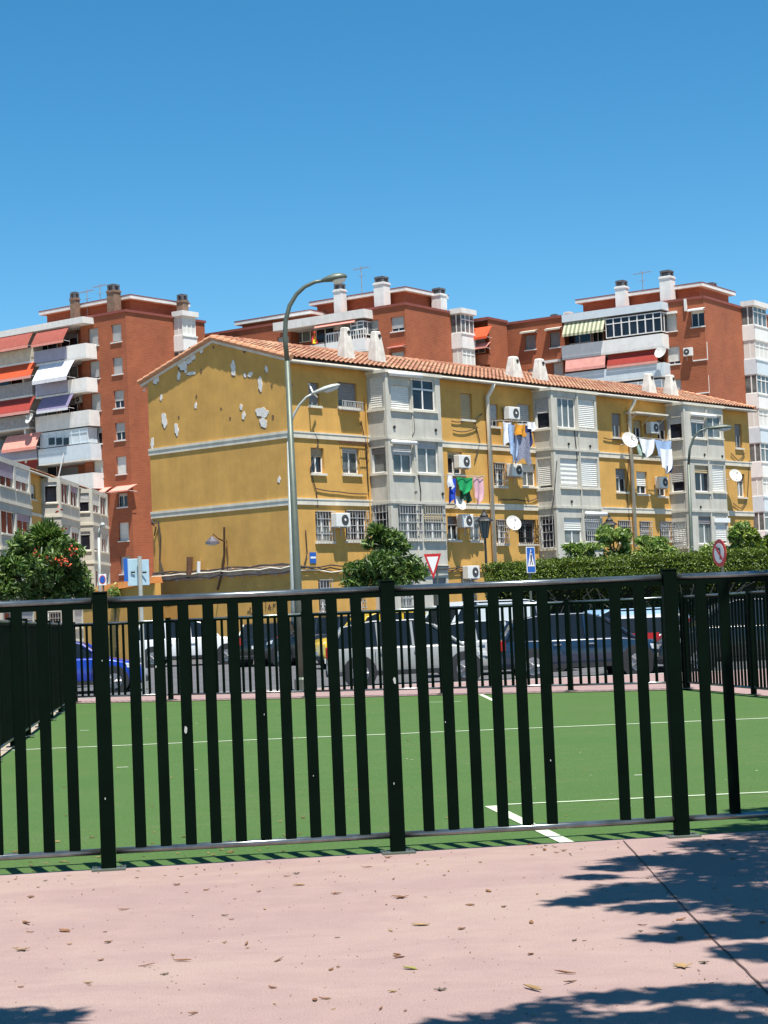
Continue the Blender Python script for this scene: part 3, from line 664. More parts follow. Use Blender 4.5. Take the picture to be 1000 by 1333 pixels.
# bands along the facade between the bays, and around the gable
edges = [0.0]
for s0, s1 in bay_s: edges += [s0, s1]
edges.append(LEN)
for bz in (b1, b2):
    for i in range(0, len(edges), 2):
        a, c_ = edges[i] + (0.003 if i else -0.035), edges[i + 1] - .003 + (0 if i + 1 < len(edges) - 1 else .05)
        mbb = MB(); fbox(mbb, 'R', a, c_, -.01, .06, bz - .15, bz + .12); fbox(mbb, 'R', a, c_, .06, .08, bz + .06, bz + .12)
        mbb.build('floor_band', BAND, yb)
    mbb = MB(); fbox(mbb, 'L', -.005, WID + .05, -.01, .035, bz - .17, bz + .12); fbox(mbb, 'L', -.005, WID + .05, .035, .055, bz + .02, bz + .12)
    mbb.build('floor_band', BAND, yb)
b3 = FRY.hit('L', 300, 746)[1]
mbb = MB(); pts_t = []; N_ = 60
for i in range(N_ + 1):
    s_ = WID * i / N_; pts_t.append((s_, b3 + .20 + rnd.uniform(-.05, .03), b3 - .17 + rnd.uniform(-.07, .06)))
for i in range(N_):
    a, c_ = pts_t[i], pts_t[i + 1]
    mbb.add([P('L', a[0], .035, a[2]), P('L', c_[0], .035, c_[2]), P('L', c_[0], .035, c_[1]), P('L', a[0], .035, a[1]), P('L', a[0], 0, a[2]), P('L', c_[0], 0, c_[2]), P('L', c_[0], 0, c_[1]), P('L', a[0], 0, a[1])], [(0, 1, 2, 3), (4, 5, 1, 0), (3, 2, 6, 7)])
mbb.build('peeled_band', PLINTH, yb, fixn=False)
for k, dz in enumerate((.22, .16, .08, -.10)):
    cable(yb, [P('L', WID * i / 14, .08 + .03 * k, b3 + dz + rnd.uniform(-.06, .06)) for i in range(15)], .03, CABLE if k != 2 else BAND, sub=1)
for k, dz in enumerate((.0, -.1, .1)):
    cable(yb, [P('R', s_, .07 + .03 * k, b3 + dz - .02 + rnd.uniform(-.07, .07)) for s_ in np.linspace(0, bay_s[0][0] - .1, 8)], .028, CABLE if k != 1 else BAND, sub=1)
for i in (0, 1, 2):
    for k in (0, 1):
        cable(yb, [P('R', s_, BO + .07 + .03 * k if bay_s[i][0] <= s_ <= bay_s[i][1] else .07, b3 - .02 + rnd.uniform(-.07, .07) - k * .1) for s_ in np.linspace(bay_s[i][0] + .02, bay_s[i][1] - .02, 5)], .025, sub=1)
        nx_ = bay_s[i + 1][0] if i < 2 else LEN
        cable(yb, [P('R', s_, .07 + .03 * k, b3 - .02 + rnd.uniform(-.07, .07) - k * .1) for s_ in np.linspace(bay_s[i][1] + .05, nx_ - .05, 8)], .025, sub=1)
# peeled patches on the gable (proud skim, brown undercut)
patches = [(203.5, 495, 4.8, 5.5), (238, 475, 7, 9), (246, 470, 4, 5), (251, 465.5, 4.2, 4.6), (233, 489.5, 3.2, 5.5), (249, 486, 6.5, 3), (242, 483, 2.5, 2.5), (262.5, 457, 3, 2.8),
           (304, 479.5, 4.2, 9.5), (326, 487.5, 4.2, 3.2), (319, 488.5, 2.2, 2.8), (347, 480.5, 2.2, 4.6), (339, 500, 3.6, 9.4), (210, 517.5, 2.2, 4.4), (214, 547, 4.6, 10), (230, 559, 3.4, 8.5),
           (255, 528, 2.4, 3.8), (314, 530, 1.9, 5), (317.5, 541, 2.4, 6.2), (341.5, 537, 9.5, 7), (343, 550, 5.5, 7), (198.5, 577, 3, 7.5), (363.5, 624.5, 2.4, 4.2), (188, 508, 1.6, 1.6)]
for (px, py, rx, ry) in patches:
    s_, z_ = FRY.hit('L', px, py); a_ = rx / 27.0; c_ = ry / 34.0
    n = 24; ph = rnd.uniform(0, 6); ph2 = rnd.uniform(0, 6)
    ring = [(s_ + math.cos(t_) * a_ * k_, z_ + math.sin(t_) * c_ * k_) for t_, k_ in ((2 * math.pi * i / n, 1 + .18 * math.sin(2 * 2 * math.pi * i / n + ph) + .12 * math.sin(5 * 2 * math.pi * i / n + ph2) + rnd.uniform(-.05, .05)) for i in range(n))]
    MB().slab([P('L', q[0], .0, q[1]) for q in ring], Vector(P('L', 0, .014, 0))).build('bare_plaster_patch', PATCH, yb)
    MB().slab([P('L', s_ + (q[0] - s_) * .9 + .03, .0, z_ + (q[1] - z_) * .7 - c_ * .55) for q in ring], Vector(P('L', 0, .006, 0))).build('plaster_scar', PATCHE, yb)
for (px, py) in [(256, 516), (262, 483), (354, 502.5), (355.5, 543), (299.5, 544.5), (381, 501), (288, 532), (233, 543), (216, 482), (247, 454), (286, 447), (278, 452), (318, 457), (345, 461), (362, 465)]:
    s_, z_ = FRY.hit('L', px, py); r_ = rnd.uniform(.04, .09)
    MB().slab([P('L', s_ + r_ * rnd.uniform(.6, 1.2) * math.cos(t_), 0, z_ + r_ * 1.3 * math.sin(t_)) for t_ in [2 * math.pi * i / 8 for i in range(8)]], Vector(P('L', 0, .012, 0))).build('plaster_scar', PATCHE, yb)
# wall bracket lamp, stove pipes, cables at the left of the gable
def LL(x, y, c=0.0): s_, z_ = FRY.hit('L', x, y, c); return P('L', s_, c, z_)
wl = MB(); wl.tube([LL(292, 686, .25), LL(292, 722, .06), LL(289, 745, .06), LL(283, 768, .04)], .05, 6)  # bracket; its lower run down the wall gives shape to the bracket's cast shadow
wl.tube([LL(293, 705, .15), LL(284, 701, .7), LL(278, 695, .9), LL(276, 703, .95)], .03, 6); wlo = wl.build('wall_lamp_bracket', RUST, yb)
cc = Vector(LL(276.5, 705, .95)); MB().lathe([(.30, -.1), (.28, 0), (.14, .12), (.07, .20)], 14, Matrix.Translation(cc)).build('lamp_shade', mat('dark_lamp_shade', (.09, .08, .10), .5), wlo)
MB().lathe([(.14, -.16), (.24, -.101)], 14, Matrix.Translation(cc)).build('lamp_glass', LAMPW, wlo)
cable(yb, [LL(295, 703, .06), LL(297, 725, .05), LL(296, 742, .05)], .018, RUST)
for (x, y0, y1, w_, m_) in ((246.5, 725, 748, .13, RUST), (258.5, 731, 746, .08, SIGNW)):
    MB().tube([LL(x, y1, .16), LL(x + .5, y0, .16)], w_, 9).build('vent_pipe', m_, yb)
cable(yb, [LL(197, 677, .06), LL(200, 681, .2), LL(206, 680, .06), LL(209, 700, .05), LL(208, 730, .05), LL(214, 751, .05)], .035, sub=3)
cable(yb, [LL(197, 681, .06), LL(203, 686, .2), LL(201, 697, .05)], .03, RUST, sub=3)
# small wall plate and corner details
h = YR(403, 719, 411, 733); mbb = MB(); fbox(mbb, 'R', h[0], h[1], .005, .03, h[2], h[3]); po = mbb.build('street_plate', SIGNB, yb)
mbb = MB(); fbox(mbb, 'R', h[0] + .03, h[1] - .03, .031, .036, h[2] + (h[3] - h[2]) * .42, h[2] + (h[3] - h[2]) * .6); mbb.build('plate_stripe', SIGNW, po)
# faint graffiti low on the gable, just strokes
def stroke(pts): cable(yb, [LL(x, y, .012) for x, y in pts], .015, RUST, 'graffiti_stroke', 1)
for st in ([(346, 784), (346, 793)], [(349, 793), (351, 786), (353, 793)], [(350, 790), (353, 790)], [(355.5, 793), (355.5, 786), (359, 786)], [(322, 796), (326, 795), (328, 799)], [(325, 790), (327, 792)]): stroke(st)
# roof
TP = 0.30
def tile_roof(root, L, Wd, ze, zr, ov=.42, side=.10):
    th = math.atan2(zr - ze, Wd / 2)
    for sgn in (0, 1):
        b = MB(); rows = int((Wd / 2 + ov) / .42); n = int((L + 2 * side) / TP) ; seg = 6
        for r_ in range(rows):
            ya = -ov + r_ * (Wd / 2 + ov) / rows; yb_ = ya + (Wd / 2 + ov) / rows + .03
            base = len(b.v)
            for (yy, dz) in ((ya, .035), (yb_, .0)):
                for k in range(n * seg + 1):
                    x_ = -side + (L + 2 * side) * k / (n * seg); ph = (k % seg) / seg
                    zz = ze + (yy) * (zr - ze) / (Wd / 2) + dz + .075 * abs(math.sin(math.pi * ph)) + .05
                    y2 = yy if sgn == 0 else Wd - yy
                    b.v.append((x_, y2, zz))
            m_ = n * seg + 1
            for k in range(n * seg): b.f.append((base + k, base + k + 1, base + m_ + k + 1, base + m_ + k))
        o = b.build('roof_tiles', TILE, root, fixn=False); o['kind'] = 'stuff'
    sl = (zr - ze) / (Wd / 2)
    b = MB()
    prof = [(-ov + .04, ze - ov * sl - .02), (Wd / 2, zr - .02), (Wd + ov - .04, ze - ov * sl - .02), (Wd + ov - .04, ze - ov * sl - .14), (Wd / 2, zr - .16), (-ov + .04, ze - ov * sl - .14)]
    b.slab([(-side + .03, y_, z_) for y_, z_ in prof], (L + 2 * side - .06, 0, 0)); b.build('roof_slab', BAND, root)
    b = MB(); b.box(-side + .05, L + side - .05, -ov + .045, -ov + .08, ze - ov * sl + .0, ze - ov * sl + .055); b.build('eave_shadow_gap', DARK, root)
    b = MB(); 
    for k in range(int((L + 2 * side) / .4)):
        x0 = -side + k * .4; b.tube([(x0, Wd / 2, zr + .085), (x0 + .41, Wd / 2, zr + .10)], [.10, .12], 8)
    b.build('ridge_tiles', TILE, root)
    for x_ in (-side, L + side):
        for sg in (0, 1):
            b = MB(); nn = 12
            for k in range(nn):
                t0, t1 = k / nn, (k + 1) / nn + .01; y0_, y1_ = -ov + (Wd / 2 + ov) * t0, -ov + (Wd / 2 + ov) * t1
                z0_, z1_ = ze + y0_ * sl + .085, ze + y1_ * sl + .06
                if sg: y0_, y1_ = Wd - y0_, Wd - y1_
                b.tube([(x_, y0_, z0_), (x_, y1_, z1_)], [.12, .10], 8)
            b.build('verge_tiles', TERRA, root)
    # gutter lip
    b = MB(); b.tube([(-side + .02, -ov - .03, ze - ov * sl - .10), (L + side - .02, -ov - .03, ze - ov * sl - .10)], .075, 8); b.build('gutter', BEIGE, root, smooth=True)
tile_roof(yb, LEN, WID, zE + .12, zR + .04)
# chimneys standing on the front slope
def taper_chimney(root, fr, x, ytop, ybot, wpx, yl):
    # local y = yl
    o = fr.loc(CAMP)
    def hy(px, py): d = ray(px, py); d = Vector((d.dot(fr.X), d.dot(fr.Y), d.z)); t_ = (yl - o.y) / d.y; p = o + d * t_; return p.x, p.z
    s_, zt = hy(x, ytop); _, zb = hy(x, ybot); zb -= .3; sa = hy(x - wpx / 2, ybot)[0]; sb = hy(x + wpx / 2, ybot)[0]; w_ = (sb - sa) / 2 * .9
    b = MB(); secs = [(zb, 1.0), (zb + (zt - zb) * .5, .78), (zt - .18, .54), (zt - .05, .50), (zt, .38)]
    base = 0
    for z, k in secs: b.v += [(s_ - w_ * k, yl - w_ * k * .8, z), (s_ + w_ * k, yl - w_ * k * .8, z), (s_ + w_ * k, yl + w_ * k * .8, z), (s_ - w_ * k, yl + w_ * k * .8, z)]
    for i in range(len(secs) - 1):
        for k in range(4): b.f.append((4 * i + k, 4 * i + (k + 1) % 4, 4 * i + 4 + (k + 1) % 4, 4 * i + 4 + k))
    b.f.append((3, 2, 1, 0)); e_ = 4 * (len(secs) - 1); b.f.append((e_, e_ + 1, e_ + 2, e_ + 3))
    c_ = b.build('chimney', CHIM, root); bevel(c_, .05)
    k = .56; zz = zt - .24
    MB().lathe([(.085, -.02), (.085, .03)], 10, Matrix.Translation((s_ + w_ * .12, yl - w_ * .8 * .6, zz)) @ Matrix.Rotation(R(90), 4, 'X')).build('flue_hole', DARK, c_)
for (x, y0, y1, w_) in ((449, 426, 464, 20), (489, 431, 469, 20), (668, 464, 496, 20), (702, 467, 499, 18), (844, 486, 514, 15), (872, 488, 515, 15)):
    taper_chimney(yb, FRY, x, y0, y1, w_ * .78, WH * .36)
# drain pipes
def drain(x0, y0, x1, y1, r=.10):
    a = FRY.hit('R', x0, y0, .15); b_ = FRY.hit('R', x1, y1, .15); s_ = (a[0] + b_[0]) / 2
    MB().tube([(s_ + .15, -.42, zE - .12), (s_ + .12, -.36, zE - .35), (s_, -.15, zE - .75), (s_, -.15, b_[1])], r, 9).build('drain_pipe', CREAM, yb, smooth=True)
    for z in np.arange(b_[1] + .8, zE - 1, 2.2): pass
drain(631, 505, 648, 745); drain(819, 545, 829, 712, .09)
b = MB(); b.tube([(bay_s[0][0] - .18, -.07, 3.3), (bay_s[0][0] - .18, -.07, zE - 1.2)], .03, 6); b.build('conduit', OCHRE, yb)
# air conditioners
for (x, y) in ((444, 677), (667, 538), (671, 612), (850, 557), (602.5, 601), (606, 678), (614, 745), (862, 628)):
    s_, z_ = FRY.hit('R', x, y, .3); airco(yb, 'R', s_, z_, w=.84 if x < 700 else .76, h=.58)
for (x, y, r_, ya) in ((596, 656, .33, -.1), (667, 682, .36, -.55), (818, 574, .42, -.5), (956, 620, .36, -.6)):
    s_, z_ = FRY.hit('R', x, y, .5); dish(yb, 'R', s_, z_, r=r_, yaw=ya)
# small roll-up awnings over bay windows and the shelf in section D
def RR_(x, y, c=0.0): s_, z_ = FRY.hit('R', x, y, c); return P('R', s_, c, z_)
s0, s1, z0, z1 = FRY.rect('R', 508, 485, 548, 490, BO + .2)
MB().tube([P('R', s0, BO + .16, (z0 + z1) / 2), P('R', s1, BO + .22, (z0 + z1) / 2)], .11, 8).build('rolled_awning', WHITE, yb, smooth=True)
s0, s1, z0, z1 = FRY.rect('R', 510, 570, 541, 576, BO + .1); MB().tube([P('R', s0, BO + .14, z0), P('R', s1, BO + .14, z0)], .09, 8).build('rolled_awning', WHITE, yb, smooth=True)
s0, s1, z0, z1 = FRY.rect('R', 900, 535, 930, 541, BO + .1); MB().tube([P('R', s0, BO + .14, z0), P('R', s1, BO + .16, z0)], .10, 8).build('rolled_awning', WHITE, yb, smooth=True)
s0, s1, z0, z1 = FRY.rect('R', 762, 664, 788, 669, BO + .1); MB().tube([P('R', s0, BO + .14, z0), P('R', s1, BO + .16, z0)], .10, 8).build('rolled_awning', WHITE, yb, smooth=True)
s0, s1, z0, z1 = FRY.rect('R', 932, 674, 952, 680, BO + .1); mbb = MB(); fbox(mbb, 'R', s0, s1, BO + .004, BO + .05, z0, z1); mbb.build('sign_board', SIGNW, yb)
s0, s1, z0, z1 = FRY.rect('R', 824, 535, 866, 540, .5); mbb = MB(); fbox(mbb, 'R', s0, s1, .02, .7, z0, z0 + .08)
for q in (s0 + .1, (s0 + s1) / 2, s1 - .1): mbb.tube([P('R', q, .02, z0 - .5), P('R', q, .65, z0 - .01)], .02, 5)
mbb.build('clothes_rack', BAND, yb)
s0, s1, z0, z1 = YR(440, 524, 466, 534)
mbb = MB(); n_ = 11
for k in range(n_ + 1): q = s0 + (s1 - s0) * k / n_; fbox(mbb, 'R', q - .012, q + .012, .26, .28, z0, z1)
fbox(mbb, 'R', s0, s1, .25, .29, z1, z1 + .03); fbox(mbb, 'R', s0, s1, .02, .29, z0 - .03, z0); mbb.build('plant_rail', IRON, yb)
s0, s1, z0, z1 = YR(441, 576, 476, 580)
mbb = MB()
for k in range(13):
    q = s0 + (s1 - s0) * k / 12; mbb.tube([P('R', q, .02, z1), P('R', q, .32, z0 + .05 * (k % 2))], .018, 4)
for o_ in (.08, .2, .32): mbb.tube([P('R', s0, o_, z1), P('R', s1, o_, z1)], .014, 4)
mbb.build('clothes_rack', RUST, yb)
# facade cables
for pts in ([(408, 560), (415, 575), (404, 610), (412, 640), (414, 661)], [(412, 636), (440, 640), (478, 643)], [(470, 548), (476, 575), (480, 640)], [(588, 548), (600, 549), (620, 545), (628, 538)],
            [(590, 560), (605, 562), (622, 556)], [(618, 548), (625, 575), (618, 600)], [(560, 790), (585, 745), (598, 738)],
            [(652, 650), (672, 650), (690, 652), (700, 648)], [(786, 660), (800, 662), (820, 660)], [(786, 570), (800, 572), (815, 570)], [(820, 580), (816, 640), (822, 700)],
            [(952, 590), (962, 600), (970, 590)], [(955, 655), (965, 662), (973, 650), (976, 600)], [(398, 690), (400, 720), (396, 735)], [(383, 735), (410, 738), (440, 745), (470, 738)]):
    cable(yb, [RR_(x, y, .05) for x, y in pts], .022, sub=3, sag=.03)
for pts in ([(538, 540), (540, 560), (537, 568)], [(545, 616), (548, 640), (547, 690)], [(748, 560), (752, 600)], [(725, 600), (722, 640), (712, 700)]):
    cable(yb, [RR_(x, y, BO + .04) for x, y in pts], .022, sub=2)
for (x, y) in ((513, 556), (567, 560), (541, 641), (576, 643), (740, 578), (768, 581), (744, 653), (917, 592), (940, 594), (912, 660)):
    p = Vector(RR_(x, y, BO)); MB().lathe([(.07, 0), (.07, .05)], 8, Matrix.Translation(p) @ Matrix.Rotation(R(90), 4, 'X')).build('drain_outlet', DARK, yb)
# crossing arm outside the first window
cable(yb, [RR_(402, 499, .1), RR_(408, 512, .5), RR_(413, 517, .3)], .035, WHITE, 'shutter_arm', 1)
# laundry: each piece its own thing
CB = mat('blue_cloth', (0.01, 0.05, 0.42), 0.9); CG = mat('green_cloth', (0.005, 0.30, 0.09), 0.9); CP = mat('pink_cloth', (0.62, 0.36, 0.40), 0.9); CWt = mat('white_cloth', (0.74, 0.75, 0.78), 0.9)
CLB = mat('pale_blue_cloth', (0.30, 0.42, 0.62), 0.9, 0.15, 9); CN = mat('navy_cloth', (0.02, 0.03, 0.12), 0.9); CY_ = mat('amber_cloth', (0.75, 0.30, 0.02), 0.9); CGr = mat('grey_cloth', (0.22, 0.23, 0.30), 0.9, 0.5, 14); CTq = mat('pale_green_cloth', (0.45, 0.60, 0.50), 0.9)
def hang(name, label, x0, y0, x1, y1, m_, o=.7, taper=0.0, wav=.05):
    s0, s1, z0, z1 = FRY.rect('R', x0, y0, x1, y1, o); cloth(name, label, FRY, 'R', s0, s1, z1, z1 - z0, o, m_, 'washing hung out on the ochre facade', wav, taper)
hang('towel', 'royal blue towel hanging left of the green shirt, beside the first grey bay', 584, 622, 594, 652, CB, .75)
hang('shirt', 'bright green shirt hanging on the line under an air conditioner', 595, 621, 615, 640, CG, .7, .25)
hang('trousers', 'dark green trousers hanging behind the bright green shirt', 600, 636, 612, 652, mat('dark_green_cloth', (0.01, 0.06, 0.03), .9), .6)
hang('shirt', 'pink garment hanging right of the green shirt, beside the drain pipe', 617, 621, 629, 652, CP, .7, .1)
hang('towel', 'white cloth hanging at the left end of the upper washing line', 583, 618, 589, 634, CWt, .85)
hang('sheet', 'white sheet at the left of the bundle under the top floor air conditioner', 655, 549, 666, 578, CWt, .8)
hang('shirt', 'pale blue shirt beside the amber cloth on the top floor line', 663, 552, 673, 596, CLB, .9, .1)
hang('cloth', 'amber cloth bunched at the middle of the top floor washing line', 670, 552, 684, 566, CY_, 1.02, .0)
hang('dress', 'grey patterned dress hanging lowest on the top floor washing line', 671, 562, 690, 600, CGr, .95, -.1)
hang('shirt', 'navy shirt at the right end of the top floor washing line', 683, 553, 691, 580, CN, .85)
hang('towel', 'white towel draped at the right end of the top floor washing line', 687, 549, 696, 559, CWt, .95)
hang('sheet', 'white sheet draped diagonally right of the big satellite dish', 833, 571, 852, 592, CWt, .8, .3)
hang('towel', 'pale green towel hanging just right of the big satellite dish', 829, 578, 842, 594, CTq, .7, .5)
hang('shirt', 'pale blue shirt on the line left of the third grey bay', 853, 573, 874, 596, CLB, .8, .3)
hang('trousers', 'white trousers hanging lowest on the line left of the third grey bay', 860, 584, 875, 612, CWt, .9, .2)
hang('trousers', 'navy cloth showing beneath the white trousers left of the third bay', 867, 606, 876, 615, CN, .85, .1)
for pts in ([(583, 619), (631, 620)], [(652, 547), (697, 550)], [(826, 569), (877, 573)], [(700, 627), (712, 626)]):
    cable(yb, [RR_(x, y, .78) for x, y in pts], .012, IRON, 'washing_line', 1)
for (x, y) in ((583, 619), (631, 620), (652, 547), (697, 550), (826, 569), (877, 573)):
    s_, z_ = FRY.hit('R', x, y, .78); MB().tube([P('R', s_, 0, z_), P('R', s_, .8, z_)], .018, 5).build('line_bracket', IRON, yb)

# ================================================================== BRICK TOWERS
def tower(label, px, py, D, ang, ytop, Lpx, Rm, wins, side_win=(), z0=0.3, deep=14):
    fr = Frame(px, py, D, ang, z0); t_ = thing('brick_tower', label, 'building', tuple(fr.o), fr.rz)
    zt = fr.hit('L', px, ytop)[1]; Ll = fr.hit('L', Lpx, ytop + 10)[0]
    return fr, t_, zt, Ll
def tower_body(fr, t_, zt, Ll, Rm, wins, recess):
    """left face (x=0) with window holes, recess list of (s0,s1) where balconies run; right face blank brick"""
    b = MB(); H = [(fr.rect('L', *q), k) for q, k in wins]
    cur = 0.0
    for (a, c_) in sorted(recess) + [(Ll, Ll)]:
        if a > cur: wall_holes(b, 'L', cur, a, 0, zt, [h for h, k in H if h[0] >= cur - .01 and h[1] <= a + .01])
        if c_ > a:
            b.add([(1.3, a, 0), (1.3, c_, 0), (1.3, c_, zt), (1.3, a, zt)], [(0, 1, 2, 3)])
            b.add([(0, a, 0), (1.3, a, 0), (1.3, a, zt), (0, a, zt)], [(0, 1, 2, 3)])
            b.add([(0, c_, 0), (1.3, c_, 0), (1.3, c_, zt), (0, c_, zt)], [(3, 2, 1, 0)])
        cur = c_
    b.add([(0, 0, 0), (Rm, 0, 0), (Rm, 0, zt), (0, 0, zt)], [(0, 1, 2, 3)])
    b.add([(Rm, 0, 0), (Rm, Ll, 0), (Rm, Ll, zt), (Rm, 0, zt)], [(0, 1, 2, 3)])
    b.add([(0, Ll, 0), (Rm, Ll, 0), (Rm, Ll, zt), (0, Ll, zt)], [(0, 1, 2, 3)])
    b.add([(0, 0, zt - .01), (Rm, 0, zt - .01), (Rm, Ll, zt - .01), (0, Ll, zt - .01)], [(0, 1, 2, 3)])
    b.build('wall', BRICK, t_, fixn=False)
    for h, k in H: window(t_, 'L', h, rec=.2, **k)
    c = MB(); c.box(-.10, Rm + .1, -.10, .02, zt, zt + .22); c.box(-.10, .02, .02, Ll + .1, zt, zt + .22); c.build('parapet_coping', BRICKC, t_)
BRICKC = mat('dark_red_coping', (0.22, 0.06, 0.045), 0.85, 0.15, 2)
def penthouse(fr, t_, zt, x0, x1, y0, y1, h):
    b = MB(); b.box(x0, x1, y0, y1, zt - .1, zt + h); o = b.build('roof_house', BRICK, t_)
    c = MB(); c.box(x0 - .5, x1 + .5, y0 - .5, y1 + .5, zt + h + .001, zt + h + .28); c.build('roof_slab', WHITER, o)
    d_ = MB(); d_.box(x0 - .52, x1 + .52, y0 - .52, y1 + .52, zt + h + .285, zt + h + .36); d_.build('roof_felt', BRICKC, o)
def stack(fr, t_, px, yt, yb_, w_, loc_y, m_, capm=None):
    """roof chimney at pixel column px on the plane local x = loc_y"""
    o = fr.loc(CAMP)
    def hp(x, y): d = ray(x, y); d = Vector((d.dot(fr.X), d.dot(fr.Y), d.z)); q = (loc_y - o.x) / d.x; p = o + d * q; return p.y, p.z
    s_, z1 = hp(px, yt); _, z0_ = hp(px, yb_); r_ = w_ * .41; z0_ -= 1.5; capm = capm or GREYP
    b = MB(); b.box(loc_y - r_, loc_y + r_, s_ - r_, s_ + r_, z0_, z1 - .55); b.box(loc_y - r_ - .06, loc_y + r_ + .06, s_ - r_ - .06, s_ + r_ + .06, z1 - .75, z1 - .62); c = b.build('chimney', m_, t_)
    k = MB()
    for i in (-1, 1):
        for j in (-1, 1): k.box(loc_y + i * r_ * .7 - .08, loc_y + i * r_ * .7 + .08, s_ + j * r_ * .7 - .08, s_ + j * r_ * .7 + .08, z1 - .55, z1 - .2)
    k.box(loc_y - r_ * .6, loc_y + r_ * .6, s_ - r_ * .6, s_ + r_ * .6, z1 - .55, z1 - .25)
    k.box(loc_y - r_ * .9, loc_y + r_ * .9, s_ - r_ * .9, s_ + r_ * .9, z1 - .2, z1 - .05); k.box(loc_y - r_ * .6, loc_y + r_ * .6, s_ - r_ * .6, s_ + r_ * .6, z1 - .05, z1); k.build('cowl', capm if capm is not GREYP else COWL, c)
def aerial(fr, t_, px, yt, yb_, lx=3.0):
    o = fr.loc(CAMP)
    def hp(x, y): d = ray(x, y); d = Vector((d.dot(fr.X), d.dot(fr.Y), d.z)); q = (lx - o.x) / d.x; p = o + d * q; return p.y, p.z
    s_, z1 = hp(px, yt); _, z0_ = hp(px, yb_); b = MB(); b.tube([(lx, s_, z0_ - 1), (lx, s_, z1)], .04, 5)
    b.tube([(lx - .1, s_ - .9, z1 - .2), (lx + .1, s_ + .9, z1 - .25)], .025, 4)
    for k in range(-3, 4): b.tube([(lx - .3, s_ + k * .26, z1 - .22), (lx + .3, s_ + k * .26, z1 - .22)], .016, 4)
    b.tube([(lx, s_ - .4, z1 - .9), (lx, s_ + .4, z1 - .9)], .02, 4)
    b.build('aerial', GREYP, t_)
def parapet(fr, t_, q, m_, c=1.3, th=.12, m2=None, split=None, sc=None):
    s0, s1, z0, z1 = fr.rect('L', *q, c); b = MB()
    z1 = max(z1, z0 + .3)
    if split is None:
        fbox(b, 'L', s0, s1, c - th, c, z0, z1); o = b.build('balcony_parapet', m_, t_)
    else:
        sp = s0 + (s1 - s0) * split; fbox(b, 'L', s0, sp, c - th, c, z0, z1); o = b.build('balcony_parapet', m2, t_); b = MB(); fbox(b, 'L', sp + .003, s1, c - th - .01, c - .01, z0 + .05, z1); b.build('balcony_panel', m_, o)
    d_ = MB(); fbox(d_, 'L', s0, s1, -1.28, c - .003, z0 - .16, z0 - .003); d_.build('balcony_floor', WHITER, o)
    # returns at both ends
    for qa, qb in ((s0 + .001, s0 + th), (s1 - th, s1 - .001)):
        e_ = MB(); fbox(e_, 'L', qa, qb, 0, c - th - .003, z0, z1); e_.build('side_panel', m2 or m_, o)
    return s0, s1, z0, z1
def gallery(fr, t_, face, s0, s1, z0, z1, c, n, fm=None, pm=None, side=True, depth=1.2):
    fm = fm or WHITE; pm = pm or GLASS; b = MB(); w_ = s1 - s0; k_ = .05
    for k in range(n + 1): q = s0 + w_ * k / n; fbox(b, face, max(q - k_, s0), min(q + k_, s1), c - .08, c, z0, z1)
    for zz in (z0, z0 + (z1 - z0) * .68, z1 - .08): fbox(b, face, s0, s1, c - .075, c - .005, zz, zz + .08)
    if side:
        for q in (s0, s1 - .08):
            fbox(b, face, q + .001, q + .079, c - depth, c - .083, z0, z0 + .08); fbox(b, face, q + .001, q + .079, c - depth, c - .083, z1 - .08, z1)
            fbox(b, face, q + .001, q + .079, c - depth * .55, c - depth * .45, z0 + .08, z1 - .08)
    o = b.build('glazed_gallery', fm, t_)
    g_ = MB(); fbox(g_, face, s0 + .02, s1 - .02, c - depth, c - .045, z0 + .02, z1 - .02); g_.build('pane', pm, o)
    return o
def side_bays(fr, t_, zt, px0, px1, y_top, floorpx, n, styles, c=1.15, yf=0):
    """stack of white enclosed balconies on the right face; pixel measured on the plane c outward"""
    s0, s1, _, z1 = fr.rect('R', px0, y_top, px1, y_top + 20, c)
    fh = fr.hit('R', (px0 + px1) / 2, y_top, c)[1] - fr.hit('R', (px0 + px1) / 2, y_top + floorpx, c)[1]
    b = MB(); b.box(s0 - .15, s1 + .15, -c - .15, -.002, z1, z1 + .45); b.build('bay_roof', WHITER, t_)
    for k in range(n):
        zz = z1 - k * fh; st = styles[k % len(styles)]
        gallery(fr, t_, 'R', s0 + .05, s1 - .05, zz - fh * .56, zz - .002, c - .08, 3, WHITE, st, depth=c - .1)
        b = MB(); b.box(s0, s1, -c, -.002, zz - fh + .002, zz - fh * .56 - .002); b.box(s0 - .06, s1 + .06, -c - .06, -c + .0, zz - fh * .60, zz - fh * .56 - .004); b.build('balcony_parapet', WHITE if k % 2 == 0 else PALEB, t_)
def sun_blind(fr, t_, q, m_, c0=1.3, c1=2.0, edge=None, name='awning'):
    s0, s1, z0, z1 = fr.rect('L', *q, (c0 + c1) / 2); awning(t_, 'L', s0, s1, z1, c0 - .1, c1, (z1 - z0) * .8, m_, val=(z1 - z0) * .18, edge=edge, name=name)
def fascia(fr, t_, q, m_, c=1.35):
    s0, s1, z0, z1 = fr.rect('L', *q, c); b = MB(); fbox(b, 'L', s0, s1, -1.29, c, z0, z1); b.build('roof_fascia', m_, t_)

